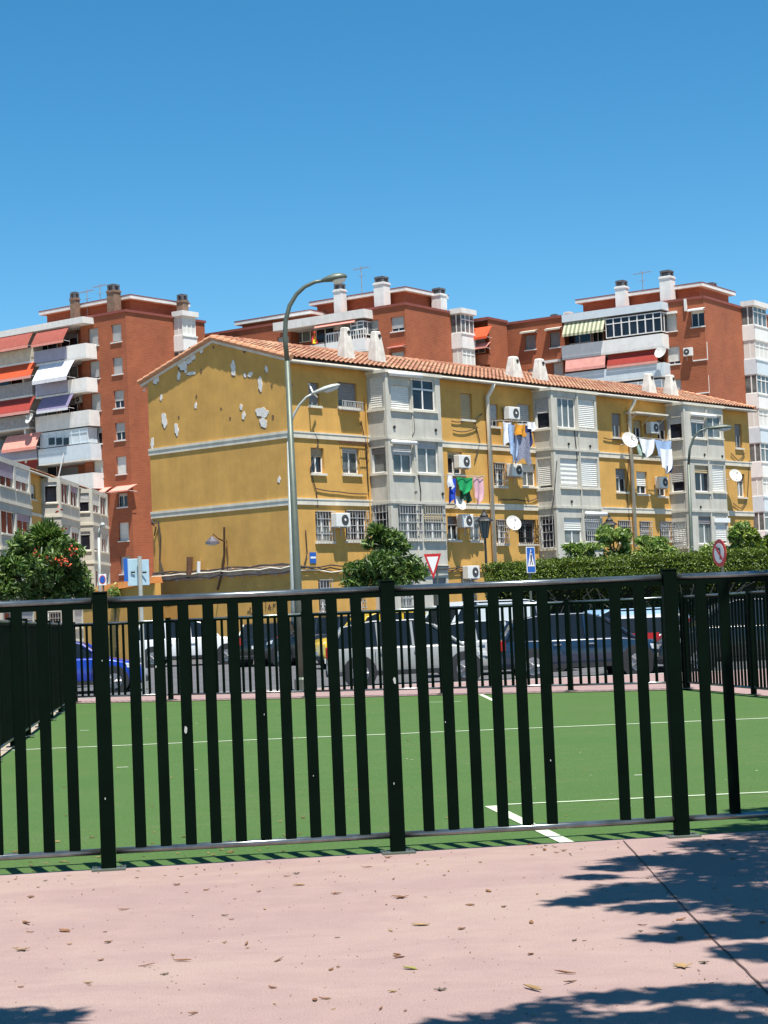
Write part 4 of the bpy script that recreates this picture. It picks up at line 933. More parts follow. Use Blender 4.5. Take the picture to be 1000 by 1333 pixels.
# ---- left tower
def W_(sh, **k): d = dict(sh=sh, shm=k.pop('shm', SHUT), fm=k.pop('fm', WHITE), sillm=WHITER); d.update(k); return d
fr, t_, zt, Ll = tower('red brick tower behind the ochre gable, with red and white balcony awnings', 178, 823, 163, 37, 403, -60, 9, None)
wl_ = []
xs = [(115, 129), (145, 159)]
for k, (ya, yb2, yc, yd, f1, f2) in enumerate([(427, 450, 422, 445, 1, .95), (470, 493, 465, 487, .9, 1), (512, 535, 508, 531, .95, .6), (556, 578, 550, 573, .35, .55), (598, 621, 594, 617, 1, 1), (640, 662, 642, 660, .1, .2), (682, 706, 680, 704, 1, 1), (729, 752, 724, 747, 1, 1)]):
    dx = 1.6 * k
    wl_.append(((115 + dx, ya, 128 + dx, yb2), W_(f1, shm=SHUTW if k in (4, 6, 7) else SHUT))); wl_.append(((145 + dx, yc, 158 + dx, yd), W_(f2, shm=SHUTW if k in (4, 6) else SHUT)))
rs = fr.hit('L', 108, 520)[0]
tower_body(fr, t_, zt, Ll, 10, wl_, [(rs, Ll - .3)])
penthouse(fr, t_, zt, 2.2, 8.8, 1.5, 12, 1.5)
for x, y0, y1, w_ in ((97, 380, 412, .75), (147.5, 370, 400, 1.05), (237, 383, 408, .9)):
    stack(fr, t_, x, y0, y1, w_, 1.2 if x < 200 else 7.2, BRICKD)
aerial(fr, t_, 113, 376, 405, 2); aerial(fr, t_, 130, 369, 400, 2.5)
fascia(fr, t_, (-60, 427, 108, 435), WHITER)
F_ = fr
parapet(fr, t_, (44, 452, 112, 469), LILAC, m2=WHITE, split=.36); parapet(fr, t_, (-60, 461, 41, 478), BEIGE)
parapet(fr, t_, (46, 496, 113, 512), LILAC, m2=WHITE, split=.36); parapet(fr, t_, (-60, 504, 42, 521), GREYP)
parapet(fr, t_, (46, 538, 116, 556), WHITER); parapet(fr, t_, (-60, 546, 38, 562), GREYP)
parapet(fr, t_, (50, 581, 118, 600), PALEB); parapet(fr, t_, (-60, 587, 48, 602), LILAC)
parapet(fr, t_, (66, 618, 121, 636), WHITER); parapet(fr, t_, (-60, 629, 62, 645), WHITER)
parapet(fr, t_, (66, 662, 122, 680), WHITER); parapet(fr, t_, (-60, 672, 62, 690), WHITER)
h = fr.rect('L', 52, 560, 114, 580, 1.25); g_ = gallery(fr, t_, 'L', *h, 1.25, 6, PALEB, PALEB)
for x in (67.5, 77, 86.5):
    q = fr.rect('L', x - 3.4, 570, x + 3.4, 579, 1.25); mbb = MB(); fbox(mbb, 'L', q[0], q[1], 1.26, 1.30, q[2], q[3]); mbb.build('small_window', GLASS, t_); 
sun_blind(fr, t_, (-50, 438, 40, 461), BROAWN, edge=SALAWN); sun_blind(fr, t_, (44, 428, 86, 450), BROAWN, edge=SALAWN)
sun_blind(fr, t_, (-50, 478, 44, 500), ORAWN, edge=PINKAWN); sun_blind(fr, t_, (47, 470, 92, 499), WHAWN, 1.3, 2.3, edge=WHAWN)
sun_blind(fr, t_, (-50, 522, 42, 545), REDAWN, edge=PINKAWN); sun_blind(fr, t_, (51, 514, 92, 537), PURAWN, edge=WHAWN)
sun_blind(fr, t_, (5, 565, 50, 588), SALAWN, 1.3, 1.9)
for k, (q, m_) in enumerate((((5, 600, 48, 616), REDAWN),)): sun_blind(fr, t_, q, m_, 1.1, 1.3)
sun_blind(fr, t_, (121, 634, 141, 643), SALAWN, .0, .8, name='window_awning'); sun_blind(fr, t_, (147, 631, 172, 641), SALAWN, .0, 1.1, name='window_awning')
s_, z_ = fr.hit('L', 40, 545, 1.8); dish(t_, 'L', s_, z_, 1.3, .5, .2)
for (x, y) in ((100, 425), (103, 510), (104, 520)): s_, z_ = fr.hit('L', x, y, -1.0); airco(t_, 'L', s_, z_, -1.25)
cable(t_, [P('L', fr.hit('L', 83, 590, 1.4)[0], 1.4, fr.hit('L', 83, 590, 1.4)[1]), P('L', fr.hit('L', 76, 622, 1.6)[0], 1.6, fr.hit('L', 76, 622, 1.6)[1])], .05, WHITE, 'pole', 1)
# dividing walls between balconies
for xx in (43, ):
    s_ = fr.hit('L', xx, 520, 0)[0]; mbb = MB(); fbox(mbb, 'L', s_ - .12, s_ + .12, -1.29, 1.1, 0, zt - .002); mbb.build('party_wall', WHITER, t_)
# dark doors within the recess
for k in range(9):
    for a_, b__ in ((50, 75), (80, 102), (0, 30)):
        y_ = 440 + 43.5 * k; h = fr.rect('L', a_, y_ - 6, b__, y_ + 18, -1.29)
        window(t_, 'L', (h[0], h[1], h[2], h[3]), c=-1.25, rec=0, sh=rnd.choice([0, .3, .6]), sill=False, shm=SHUTD)
side_bays(fr, t_, zt, 238, 256, 412, 44.5, 4, [SHUTW, CURT])

# ---- middle tower
fr, t_, zt, Ll = tower('red brick tower at the centre behind the tiled roof, with white chimneys', 545, 806, 163, 35, 394, 250, 9, None)
wl_ = [((509, 412, 526, 431), W_(.8, shm=SHUT)), ((477, 417, 493, 440), W_(.55, shm=SHUT)), ((509, 458, 526, 478), W_(.9)), ((478, 462, 494, 482), W_(.9)),
       ((361, 438, 376, 452), W_(.7)), ]
ra, rb_ = fr.hit('L', 475, 430)[0], fr.hit('L', 378, 430)[0]
tower_body(fr, t_, zt, Ll, 9, wl_, [(ra, rb_)])
penthouse(fr, t_, zt, 2.2, 8, 1.5, 11, 1.6)
o_pent2 = None
for x, y0, y1, w_, lx in ((442, 369, 408, 1.0, 1.2), (496.5, 360, 396, 1.25, 1.2), (571, 375, 394, 1.2, 6.5)): stack(fr, t_, x, y0, y1, w_, lx, WHITER)
aerial(fr, t_, 470, 346, 395, 3)
fascia(fr, t_, (355, 411, 474, 422), WHITER)
mbb = MB(); h = fr.rect('L', 318, 420, 330, 430); 
penthouse(fr, t_, zt, .4, 7, fr.hit('L', 400, 430)[0], fr.hit('L', 312, 430)[0], .55)
parapet(fr, t_, (424, 443, 476, 458), WHITE); h = fr.rect('L', 424, 432, 476, 443, 1.3)
mbb = MB(); n_ = 16
for k in range(n_ + 1): q = h[0] + (h[1] - h[0]) * k / n_; fbox(mbb, 'L', q - .03, q + .03, 1.2, 1.25, h[2], h[3])
fbox(mbb, 'L', h[0], h[1], 1.19, 1.26, h[3], h[3] + .12); mbb.build('balcony_rail', WHITE, t_)
parapet(fr, t_, (380, 450, 422, 465), WHITER)
sun_blind(fr, t_, (410, 419, 462, 424), SALAWN, 1.2, 1.5); 
for a_, b__ in ((383, 405), (412, 436), (440, 470)):
    h = fr.rect('L', a_, 424, b__, 446, -1.29); window(t_, 'L', h, c=-1.25, rec=0, sh=.2, sill=False)
h = fr.rect('L', 456, 418, 473, 436, 1.2); gallery(fr, t_, 'L', *h, 1.15, 2, WHITE, CURT)
s0, s1, z0, z1 = fr.rect('L', 508, 450, 529, 456); awning(t_, 'L', s0, s1, z1, 0, .5, .1, SALAWN, .1, 'window_awning')
side_bays(fr, t_, zt, 601, 618, 409, 44.5, 3, [CURT, SHUTW])
flag = MB(); s_, z_ = fr.hit('L', 410, 438, 1.5)
def FW(y_, z, o=1.55): return fr.world(P('L', y_, o, z))
fy = MB(); fl_r = MB()
zt_f = fr.hit('L', 411, 431, 1.5)[1]; zb_f = fr.hit('L', 411, 447, 1.5)[1]; H_ = zt_f - zb_f
fobj = thing('flag', 'small red and yellow flag hanging from the balcony of the centre tower', 'flag', tuple(FW(s_, zb_f)))
def fpiece(a0, a1, m_, nm):
    b = MB(); n = 6; vs = []
    for side in (0, .03):
        for j in range(n + 1):
            t1 = j / n
            for aa in (a0, a1):
                vs.append(FW(s_ + (aa - .5) * .55 * (.5 + .5 * t1), zt_f - H_ * t1, 1.55 + .12 * math.sin(t1 * 5 + aa * 4) + side) - fobj.location)
    N1 = 2 * (n + 1); fs = []
    for j in range(n): fs += [(2 * j, 2 * j + 1, 2 * j + 3, 2 * j + 2), (N1 + 2 * j, N1 + 2 * j + 2, N1 + 2 * j + 3, N1 + 2 * j + 1)]
    b.add(vs, fs); b.build(nm, m_, fobj, fixn=False)
fpiece(0, .27, SIGNR, 'red_stripe'); fpiece(.27, .73, mat('flag_yellow', (0.85, 0.55, 0.02), .8), 'yellow_stripe'); fpiece(.73, 1, SIGNR, 'red_stripe')
# wing between centre and right tower
fr, t_, zt, Ll = tower('narrow red brick stair wing with an orange awning, between the centre and right towers', 653, 801, 170, 35, 413, 604, 9, None)
ra = fr.hit('L', 637, 460)[0]
tower_body(fr, t_, zt, Ll, 3.2, [], [(ra, Ll - .2)])
sun_blind(fr, t_, (612, 425, 637, 443), ORAWN, .2, 1.0); sun_blind(fr, t_, (612, 446, 636, 455), SALAWN, .2, .9)
for k in range(4):
    h = fr.rect('L', 615, 440 + 42 * k, 632, 460 + 42 * k, -1.29); window(t_, 'L', h, c=-1.25, rec=0, sh=.5, sill=False)
    h = fr.rect('L', 612, 462 + 42 * k, 637, 476 + 42 * k, 0.2); mbb = MB(); fbox(mbb, 'L', h[0], h[1], 0.05, .2, h[2], h[3]); mbb.build('balcony_parapet', BRICK if k == 0 else WHITER, t_)
# ---- right tower
fr, t_, zt, Ll = tower('red brick tower on the right, with a glazed top balcony and a striped awning', 937, 788, 163, 33, 385, 652, 9, None)
wl_ = [((899.5, 402, 917, 425), W_(.25, shm=SHUTW, pane=GLASS)), ((866, 408, 881, 431), W_(.95, shm=SHUTW)), ((903, 446, 920, 468), W_(.8, shm=SHUTW)), ((869, 451, 885, 474), W_(.85, shm=SHUTW)),
       ((906, 489, 922, 511), W_(.75, shm=SHUTW)), ((872, 494, 887, 516), W_(.9)), ((909, 532, 925, 554), W_(.9)),
       ((683.5, 436, 697.5, 455), W_(.95, shm=SHUTD)), ((716, 432, 729, 452), W_(.95, shm=SHUTD)), ((688, 480, 700, 498), W_(.9, shm=SHUT)), ((720, 472, 733, 494), W_(.95, shm=SHUT))]
ra, rb_ = fr.hit('L', 862, 430)[0], fr.hit('L', 732, 430)[0]
tower_body(fr, t_, zt, Ll, 9.5, wl_, [(ra, rb_)])
penthouse(fr, t_, zt, 2.0, 8.4, 1.2, 12.5, 1.35)
for x, y0, y1, w_ in ((809, 365, 403, 1.1), (868, 352, 393, 1.25)): stack(fr, t_, x, y0, y1, w_, 1.2, WHITER)
stack(fr, t_, 926, 368, 383, 1.0, 6.0, WHITER)
stack(fr, t_, 740, 406, 414, .9, 1.2, WHITER, WHITER); stack(fr, t_, 722, 409, 418, .8, 1.5, GREYP)
aerial(fr, t_, 836, 352, 392, 3)
fascia(fr, t_, (731, 401, 862, 411), PALEB)
parapet(fr, t_, (731, 442, 863, 458), WHITE); parapet(fr, t_, (735, 479, 865, 495), PALEB)
h = fr.rect('L', 788, 410, 861, 436, 1.3); gallery(fr, t_, 'L', *h, 1.25, 7, WHITE, GLASS)
h = fr.rect('L', 740, 500, 862, 520, 1.3); gallery(fr, t_, 'L', *h, 1.25, 8, WHITE, PALEB)
parapet(fr, t_, (738, 522, 866, 540), WHITE)
sun_blind(fr, t_, (733, 417, 787, 436), STAWN, 1.25, 1.7, edge=STAWN); sun_blind(fr, t_, (736, 461, 788, 482), PINKAWN, 1.3, 1.45, edge=PINKAWN); sun_blind(fr, t_, (791, 456, 857, 477), REDAWN, 1.0, 1.4, edge=PINKAWN)
h = fr.rect('L', 735, 440, 785, 446, 1.1)
for a_, b__ in ((740, 770), (772, 786)):
    h = fr.rect('L', a_, 425, b__, 447, -1.29); window(t_, 'L', h, c=-1.25, rec=0, sh=.2, sill=False)
for a_, b__ in ((683, 698), (715, 730)):
    h = fr.rect('L', a_, 430 if a_ < 700 else 426, b__, 437 if a_ < 700 else 433); awning(t_, 'L', h[0] - .2, h[1] + .2, h[3], 0, .55, .15, BEIGE, .15, 'window_awning')
h = fr.rect('L', 899, 401, 917, 407); awning(t_, 'L', h[0] - .1, h[1] + .1, h[3], 0, .45, .12, WHITE, .15, 'window_awning')
h = fr.rect('L', 864, 406, 882, 410); mbb = MB(); fbox(mbb, 'L', h[0], h[1], 0, .25, h[3] - .2, h[3]); mbb.build('shutter_box', WHITE, t_)
h = fr.rect('L', 707, 468, 733, 474); mbb = MB(); fbox(mbb, 'L', h[0], h[1], .0, .5, (h[2] + h[3]) / 2 - .1, (h[2] + h[3]) / 2 + .12); mbb.build('canopy', WHITER, t_)
s_, z_ = fr.hit('L', 896, 458, .3); airco(t_, 'L', s_, z_, 0, .8, .7)
s_, z_ = fr.hit('L', 861, 459, 1.8); dish(t_, 'L', s_, z_, 1.3, .55, .1)
h = fr.rect('L', 891, 389, 894, 405, .1); mbb = MB(); fbox(mbb, 'L', h[0], h[1], .0, .18, h[2], h[3]); mbb.build('vent_pipe', WHITER, t_)
side_bays(fr, t_, zt, 982, 999, 400, 43.5, 8, [CURT, SHUTW, CURT, SHUTW], c=1.2)
# far brick block beyond the right tower
fr, t_, zt, Ll = tower('dark red brick block showing at the right edge behind the white glazed bays', 998, 785, 178, 33, 404, 975, 6, None)
tower_body(fr, t_, zt, Ll, 6, [], [])

# ================================================================== LOW GREY BLOCK ON THE LEFT
A0 = at(19, 607, 132); FRG = Frame(-75, 832, 104, 2.0, 0.3)
gb_ = thing('apartment_block', 'low grey and ochre block at the left edge, behind the flowering tree', 'building', tuple(FRG.o), FRG.rz)
zG = FRG.hit('R', 19, 607)[1]; LG = FRG.hit('R', 118, 640)[0]
print('grey block', zG, LG, FRG.o)
gw = []
for (x0, y0, x1, y1, sh, m_) in ((24, 628, 31, 650, .3, SHUTW), (35, 630, 46, 649, .6, SHUTW), (84, 640, 92, 664, .3, SHUTW), (24, 686, 31, 705, .4, SHUT), (35, 688, 46, 706, .5, SHUT), (84, 690, 92, 710, .2, SHUT), (24, 740, 46, 760, .3, SHUTD), (84, 735, 92, 755, .4, SHUT)):
    gw.append((FRG.rect('R', x0, y0, x1, y1), dict(sh=sh, shm=m_, pane=GLASS)))
b = MB(); wall_holes(b, 'R', 0, LG, 0, zG, [h for h, k in gw]); Wd = 9
b.add([(0, 0, 0), (0, Wd, 0), (0, Wd, zG), (0, Wd / 2, zG + 1.5), (0, 0, zG)], [(0, 1, 2, 3, 4)]); b.add([(LG, 0, 0), (LG, Wd, 0), (LG, Wd, zG), (LG, Wd / 2, zG + 1.5), (LG, 0, zG)], [(4, 3, 2, 1, 0)])
b.add([(0, Wd, 0), (LG, Wd, 0), (LG, Wd, zG), (0, Wd, zG)], [(0, 1, 2, 3)]); b.build('wall', OCHRE, gb_, fixn=False)
for h, k in gw: window(gb_, 'R', h, **k)
tile_roof(gb_, LG, Wd, zG + .1, zG + 1.6)
for (xa, xb) in ((-30, 14), (54, 80), (97, 119)):
    s0, s1 = FRG.hit('R', xa, 650)[0], FRG.hit('R', xb, 650)[0]; s1 = min(s1, LG - .01); c = 1.3; fh = []; shh = []
    for k in range(4):
        zb_ = zG - 1.9 - 2.85 * k
        fh.append((s0 + .4, (s0 + s1) / 2 - .2, zb_, zb_ + 1.4)); fh.append(((s0 + s1) / 2 + .2, s1 - .4, zb_, zb_ + 1.4)); shh.append((-c + .22, -.18, zb_, zb_ + 1.4))
    g_ = MB(); wall_holes(g_, 'R', s0, s1, 0, zG - .2, fh, c=c); wall_holes(g_, 'L', -c, 0, 0, zG - .2, shh, c=-s0)
    g_.add([(s1, 0, 0), (s1, -c, 0), (s1, -c, zG - .2), (s1, 0, zG - .2)], [(0, 1, 2, 3)]); g_.add([(s0, 0, zG - .2), (s1, 0, zG - .2), (s1, -c, zG - .2), (s0, -c, zG - .2)], [(0, 1, 2, 3)])
    bo = g_.build('window_bay', GREYW, gb_, fixn=False)
    for k in range(4): lb = MB(); lb.box(s0 - .06, s1 + .05, -c - .07, -.002, zG - 2.9 - 2.85 * k, zG - 2.72 - 2.85 * k); lb.build('ledge', BAND, bo)
    for h in fh: window(gb_, 'R', h, c=c, rec=.12, sh=rnd.choice([0, .3, .6, .9]), shm=rnd.choice([SHUT, SHUTW, LILAC]), cols=2)
    for i, h in enumerate(shh): window(gb_, 'L', h, c=-s0, rec=.12, sh=rnd.choice([.2, .5, .9]), shm=rnd.choice([SHUT, SHUTW]), cols=1, grille=(i == 3))
for bz in (zG - 2.8, zG - 5.65, zG - 8.5): mbb = MB(); fbox(mbb, 'R', 0, LG, -.01, .06, bz - .1, bz + .1); mbb.build('floor_band', BAND, gb_)
for (x, y) in ((29, 636), (34, 690)): s_, z_ = FRG.hit('R', x, y, .3); airco(gb_, 'R', s_, z_, w=1.4, h=.75, d=.5)
MB().tube([(FRG.hit('R', 69, 650)[0] - 1, -.2, .5), (FRG.hit('R', 69, 650)[0] - 1, -.2, zG - .3)], .09, 7).build('drain_pipe', BAND, gb_)

# ---- ochre boundary wall with orange coping, between tower and gable
pa, pb_ = at(108, 790, 84), at(203, 790, 80.5)
d_ = (pb_ - pa); wlen = Vector((d_.x, d_.y, 0)).length
bw = thing('boundary_wall', 'low ochre wall with an orange coping left of the gable, in front of the brick tower', 'wall', (pa.x, pa.y, 0.25), math.atan2(d_.y, d_.x))
ztl = at(108, 775, 84).z - .25; ztr = at(203, 759, 80.5).z - .25
MB().hexa([(0, 0, 0), (wlen, 0, 0), (wlen, .3, 0), (0, .3, 0), (0, 0, ztl), (wlen, 0, ztr), (wlen, .3, ztr), (0, .3, ztl)]).build('wall_body', OCHRE, bw)
MB().hexa([(0, -.12, ztl + .002), (wlen, -.12, ztr + .002), (wlen, .42, ztr + .002), (0, .42, ztl + .002), (0, -.08, ztl + .28), (wlen, -.08, ztr + .28), (wlen, .35, ztr + .28), (0, .35, ztl + .28)]).build('coping', mat('orange_coping', (0.66, 0.24, 0.06), .8, .2, 3), bw)

# ================================================================== LEAVES / TREES
def leaves_mesh(name, pos, size, m, parent=None, up=0.35, asp=0.45, seed=0, jit=0.4):
    """many diamond leaves at pos (n,3)"""
    rs = np.random.RandomState(seed); n = len(pos)
    d = rs.normal(size=(n, 3)); d /= np.linalg.norm(d, axis=1)[:, None]
    nn = rs.normal(size=(n, 3)); nn[:, 2] = np.abs(nn[:, 2]) + up; w = np.cross(d, nn); w /= np.linalg.norm(w, axis=1)[:, None] + 1e-9
    sz = size * (1 + jit * rs.uniform(-1, 1, n))[:, None]
    fold = np.cross(w, d) * sz * 0.12
    v = np.stack([pos - d * sz * .5, pos + w * sz * asp * .5 + fold, pos + d * sz * .5, pos - w * sz * asp * .5 + fold], axis=1).reshape(-1, 3)
    me = bpy.data.meshes.new(name); me.vertices.add(4 * n); me.vertices.foreach_set('co', v.ravel().astype(np.float32))
    tris = (np.arange(n)[:, None] * 4 + np.array([[0, 1, 2, 0, 2, 3]])).ravel().astype(np.int32)
    me.loops.add(6 * n); me.loops.foreach_set('vertex_index', tris)
    me.polygons.add(2 * n); me.polygons.foreach_set('loop_start', np.arange(0, 6 * n, 3, dtype=np.int32)); me.polygons.foreach_set('loop_total', np.full(2 * n, 3, dtype=np.int32))
    me.update(calc_edges=True); me.validate(); me.materials.append(m)
    o = bpy.data.objects.new(name, me); C.objects.link(o)
    if parent: o.parent = parent
    return o
def blob_points(blobs, n, seed, shell=0.55):
    rs = np.random.RandomState(seed); out = []
    vol = np.array([b_[3] * b_[4] * b_[5] for b_ in blobs]) ** (2 / 3); vol /= vol.sum()
    for b_, v in zip(blobs, vol):
        k = int(n * v); d = rs.normal(size=(k, 3)); d /= np.linalg.norm(d, axis=1)[:, None]
        r_ = shell + (1 - shell) * rs.uniform(0, 1, k) ** .6; r_ *= 1 + .12 * np.sin(d[:, 0] * 7 + b_[0] * 3) * np.cos(d[:, 2] * 6 + b_[1] * 2)
        out.append(np.array(b_[:3]) + d * r_[:, None] * np.array(b_[3:6]))
    return np.concatenate(out)
def tree(name, label, base, blobs, trunk_r, n, size, m, seed, fl=None, cat='tree', trunk_top=None, branches=True, asp=.45, up=.35, group=None, shell=.55, bend=0.0):
    t_ = thing(name, label, cat, base, 0, group)
    top = trunk_top or Vector(np.mean([b_[:3] for b_ in blobs], axis=0)) - Vector((0, 0, .3))
    top = Vector(top)
    mid = top * .5 + Vector((bend, 0, 0))
    MB().tube([(0, 0, -.05), tuple(top * .25 + Vector((bend * .6, 0, 0))), tuple(mid), tuple(top)], [trunk_r * 1.25, trunk_r, trunk_r * .85, trunk_r * .6], 10).build('trunk', BARK, t_, smooth=True)
    if branches:
        rs = random.Random(seed)
        for b_ in blobs:
            e_ = Vector(b_[:3]); m1 = top.lerp(e_, .5) + Vector((rs.uniform(-.1, .1), rs.uniform(-.1, .1), rs.uniform(0, .15)))
            st = top * rs.uniform(.75, 1.0)
            br = MB().tube([st, m1, e_], [trunk_r * .45, trunk_r * .3, trunk_r * .12], 6)
            for q in range(4):
                dd = Vector((rs.uniform(-1, 1) * b_[3], rs.uniform(-1, 1) * b_[4], rs.uniform(-.6, 1) * b_[5])) * .8
                br.tube([e_.lerp(m1, .3), e_ + dd], [trunk_r * .15, trunk_r * .05], 5)
            br.build('branch', BARK, t_)
    leaves_mesh('crown', blob_points(blobs, n, seed, shell), size, m, t_, seed=seed, asp=asp, up=up)
    return t_
# left tree with orange flowers, by the blue car
def tb(px, py, Y, rx, ry, rz, base): p = at(px, py, Y); return (p.x - base[0], p.y - base[1], p.z - base[2], rx, ry, rz)
Yt = 54; pb0 = at(62, 850, Yt); base = (pb0.x, pb0.y, 0.0)
bl = [tb(x, y, Yt + dy, r_ / 46, r_ / 46, r2 / 46, base) for x, y, dy, r_, r2 in ((60, 700, 0, 26, 22), (35, 712, .4, 24, 22), (85, 720, -.3, 24, 22), (18, 735, .2, 24, 22), (55, 740, -.6, 30, 24), (95, 750, .3, 24, 22), (8, 765, 0, 22, 18), (75, 772, .3, 26, 16), (110, 770, .5, 16, 13), (38, 770, 0, 22, 15), (-18, 745, 0, 24, 24))]
tr = tree('orange_tree', 'bushy green tree with orange blossom at the left edge, before the grey block', base, bl, .13, 9000, .23, LEAFG, 3, shell=.05, asp=.28)
fp = np.array([[*tb(x, y, Yt - .9, 0, 0, 0, base)[:3]] for x, y in [(47, 722), (60, 729), (63, 731), (66, 727), (78, 733), (83, 735), (86, 731), (92, 718), (95, 715), (72, 729), (58, 732), (45, 717), (50, 719), (81, 729), (33, 690), (84, 690), (76, 664), (66, 733), (97, 720), (88, 737)]])
fp = np.repeat(fp, 5, axis=0) + nrs.normal(scale=.06, size=(100, 3)); leaves_mesh('blossom', fp, .085, FLOWER, tr, seed=5, asp=.7)
# centre tree behind the fence post
Yt = 58; pb0 = at(507, 830, Yt); base = (pb0.x, pb0.y, gz(Yt) - .1)
bl = [tb(x, y, Yt + dy, r_ / 43, r_ / 43, r2 / 43, base) for x, y, dy, r_, r2 in ((490, 692, 0, 13, 11), (508, 704, .3, 22, 16), (482, 708, 0, 12, 8), (470, 742, .2, 24, 13), (498, 735, -.3, 28, 20), (532, 738, .3, 24, 16), (462, 760, 0, 18, 10), (505, 758, 0, 30, 14), (545, 748, 0, 14, 10), (520, 712, .2, 16, 12))]
tree('orange_tree', 'rounded green tree in the centre, growing before the first grey bay', base, bl, .09, 5200, .24, LEAFG, 9, shell=.0, asp=.28)
# hedge: clipped box of leaves
def hedge():
    Y0, Y1 = 61.5, 57.0; a = at(632, 800, Y0); c_ = at(1090, 780, Y1); d = Vector((c_.x - a.x, c_.y - a.y, 0)); L = d.length; ang = math.atan2(d.y, d.x)
    zb_ = gz(60); root = thing('hedge', 'tall clipped green hedge behind the parked cars on the right', 'hedge', (a.x, a.y, zb_ - .1), ang)
    H = at(760, 727, 60.6).z - zb_ + .1; dep = 1.6
    rs = np.random.RandomState(21)
    def bumps(x, z): return .05 * np.sin(x * 2.3 + z * 1.7) + .05 * np.sin(x * 5.1 - z * 3.3 + 1) + .05 * np.sin(x * 11 + z * 7)
    # clipped lit mantle overhanging a bare, shaded lower part
    tk = .62
    n = 26000; x = rs.uniform(0, L, n); z = rs.uniform(H - tk, H, n); y = -bumps(x, z) + np.where(z > H - .6, ((z - (H - .6)) / .6) ** 2 * .85, 0) + rs.exponential(.07, n) - .05
    z = z - np.where(z < H - tk + .25, rs.exponential(.12, n), 0)
    p1 = np.stack([x, y, z], 1)
    n = 34000; x = rs.uniform(0, L, n); y = rs.uniform(.2, dep, n); z = H + .9 * bumps(x, y * 2) * .7 - rs.exponential(.05, n) - np.where(y < .7, (.7 - y) ** 2 * .5, 0)
    p2 = np.stack([x, y, z], 1)
    n = 5000; y = rs.uniform(.1, dep, n); z = rs.uniform(H - 1.3, H, n); x = bumps(y, z) + rs.exponential(.06, n); p3 = np.stack([x, y, z], 1)
    n = 700; x = rs.uniform(0, L, n); y = rs.uniform(.3, dep, n); z = H + rs.exponential(.07, n); p4 = np.stack([x, y, z], 1)
    n = 30000; x = rs.uniform(0, L, n); z = rs.uniform(.1, H - tk, n); y = .85 + bumps(x, z) + rs.exponential(.08, n)
    kk = (np.sin(x * 3.1 + z * 2) + np.sin(x * 7.7 - z * 4) + rs.normal(0, .5, n)) > -.2; p5 = np.stack([x, y, z], 1)[kk]
    n = 2600; cxs = rs.uniform(0, L, 16); ii = rs.randint(0, 16, n); x = cxs[ii] + rs.normal(0, .22, n); z = .35 + rs.uniform(0, 1, 16)[ii] * .9 + rs.normal(0, .16, n); y = .35 + rs.exponential(.12, n); p6 = np.stack([x, y, np.abs(z)], 1)
    leaves_mesh('foliage', np.concatenate([p1, p2, p3, p4, p5, p6]), .062, LEAFH, root, seed=4, asp=.5, up=.6)
    b = MB()
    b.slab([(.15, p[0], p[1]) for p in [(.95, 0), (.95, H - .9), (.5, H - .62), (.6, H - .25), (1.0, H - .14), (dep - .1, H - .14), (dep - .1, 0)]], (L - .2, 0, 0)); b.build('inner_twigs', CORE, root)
    r2 = random.Random(5); PB = mat('pale_branch', (.22, .19, .15), .9, .2, 6)
    for k in range(70):
        x0 = r2.uniform(.1, L); z0 = r2.uniform(.2, H - 1.3); MB().tube([(x0, .75, z0), (x0 + r2.uniform(-.3, .3), .5, z0 + .35), (x0 + r2.uniform(-.5, .5), .35, z0 + r2.uniform(.4, .9))], [.022, .016, .008], 5).build('bare_branch', PB, root)
hedge()
# shrubs above the hedge
def shrub(px, py, Y, w_, h_, label, seed, m=LEAFY, n=2600, size=.20, zb=None):
    base = at(px, 800, Y); gz_ = gz(Y); base = (base.x, base.y, gz_ - .05)
    bl = []; rs = random.Random(seed)
    for k in range(7): bl.append(tb(px + rs.uniform(-w_, w_) * .8, py + rs.uniform(-.6, .8) * h_, Y + rs.uniform(-.4, .4), rs.uniform(.35, .55) * w_ / 36, .4, rs.uniform(.4, .6) * h_ / 36, base))
    zc = at(px, py + h_ * 1.4, Y).z - base[2]
    bl.append((0, 0, zc, w_ / 40, .5, .6))
    return tree('shrub', label, base, bl, .06, n, size, m, seed, cat='shrub', group='shrubs growing behind the hedge', shell=.2, asp=.4)
shrub(760, 716, 66, 22, 9, 'sparse pale green shrub rising over the hedge, below the second grey bay', 31, n=1500)
shrub(800, 706, 67, 20, 20, 'leafy shrub rising over the hedge just right of the second grey bay', 32, n=2200)
shrub(850, 708, 68, 30, 15, 'broad yellow green shrub over the hedge, under the second drain pipe', 33, n=2600)
shrub(962, 700, 66, 18, 22, 'tall bright green shrub right of the no left turn sign', 34, n=2600)
shrub(988, 703, 64, 18, 14, 'dense green shrub at the right edge above the hedge', 35, LEAFH, n=2400)
shrub(928, 716, 67, 16, 8, 'small green shrub over the hedge, just behind the no left turn sign', 36, n=1200)
shrub(150, 770, 82, 9, 5, 'small yellow green bush above the orange coping of the low wall', 37, n=600, size=.14)

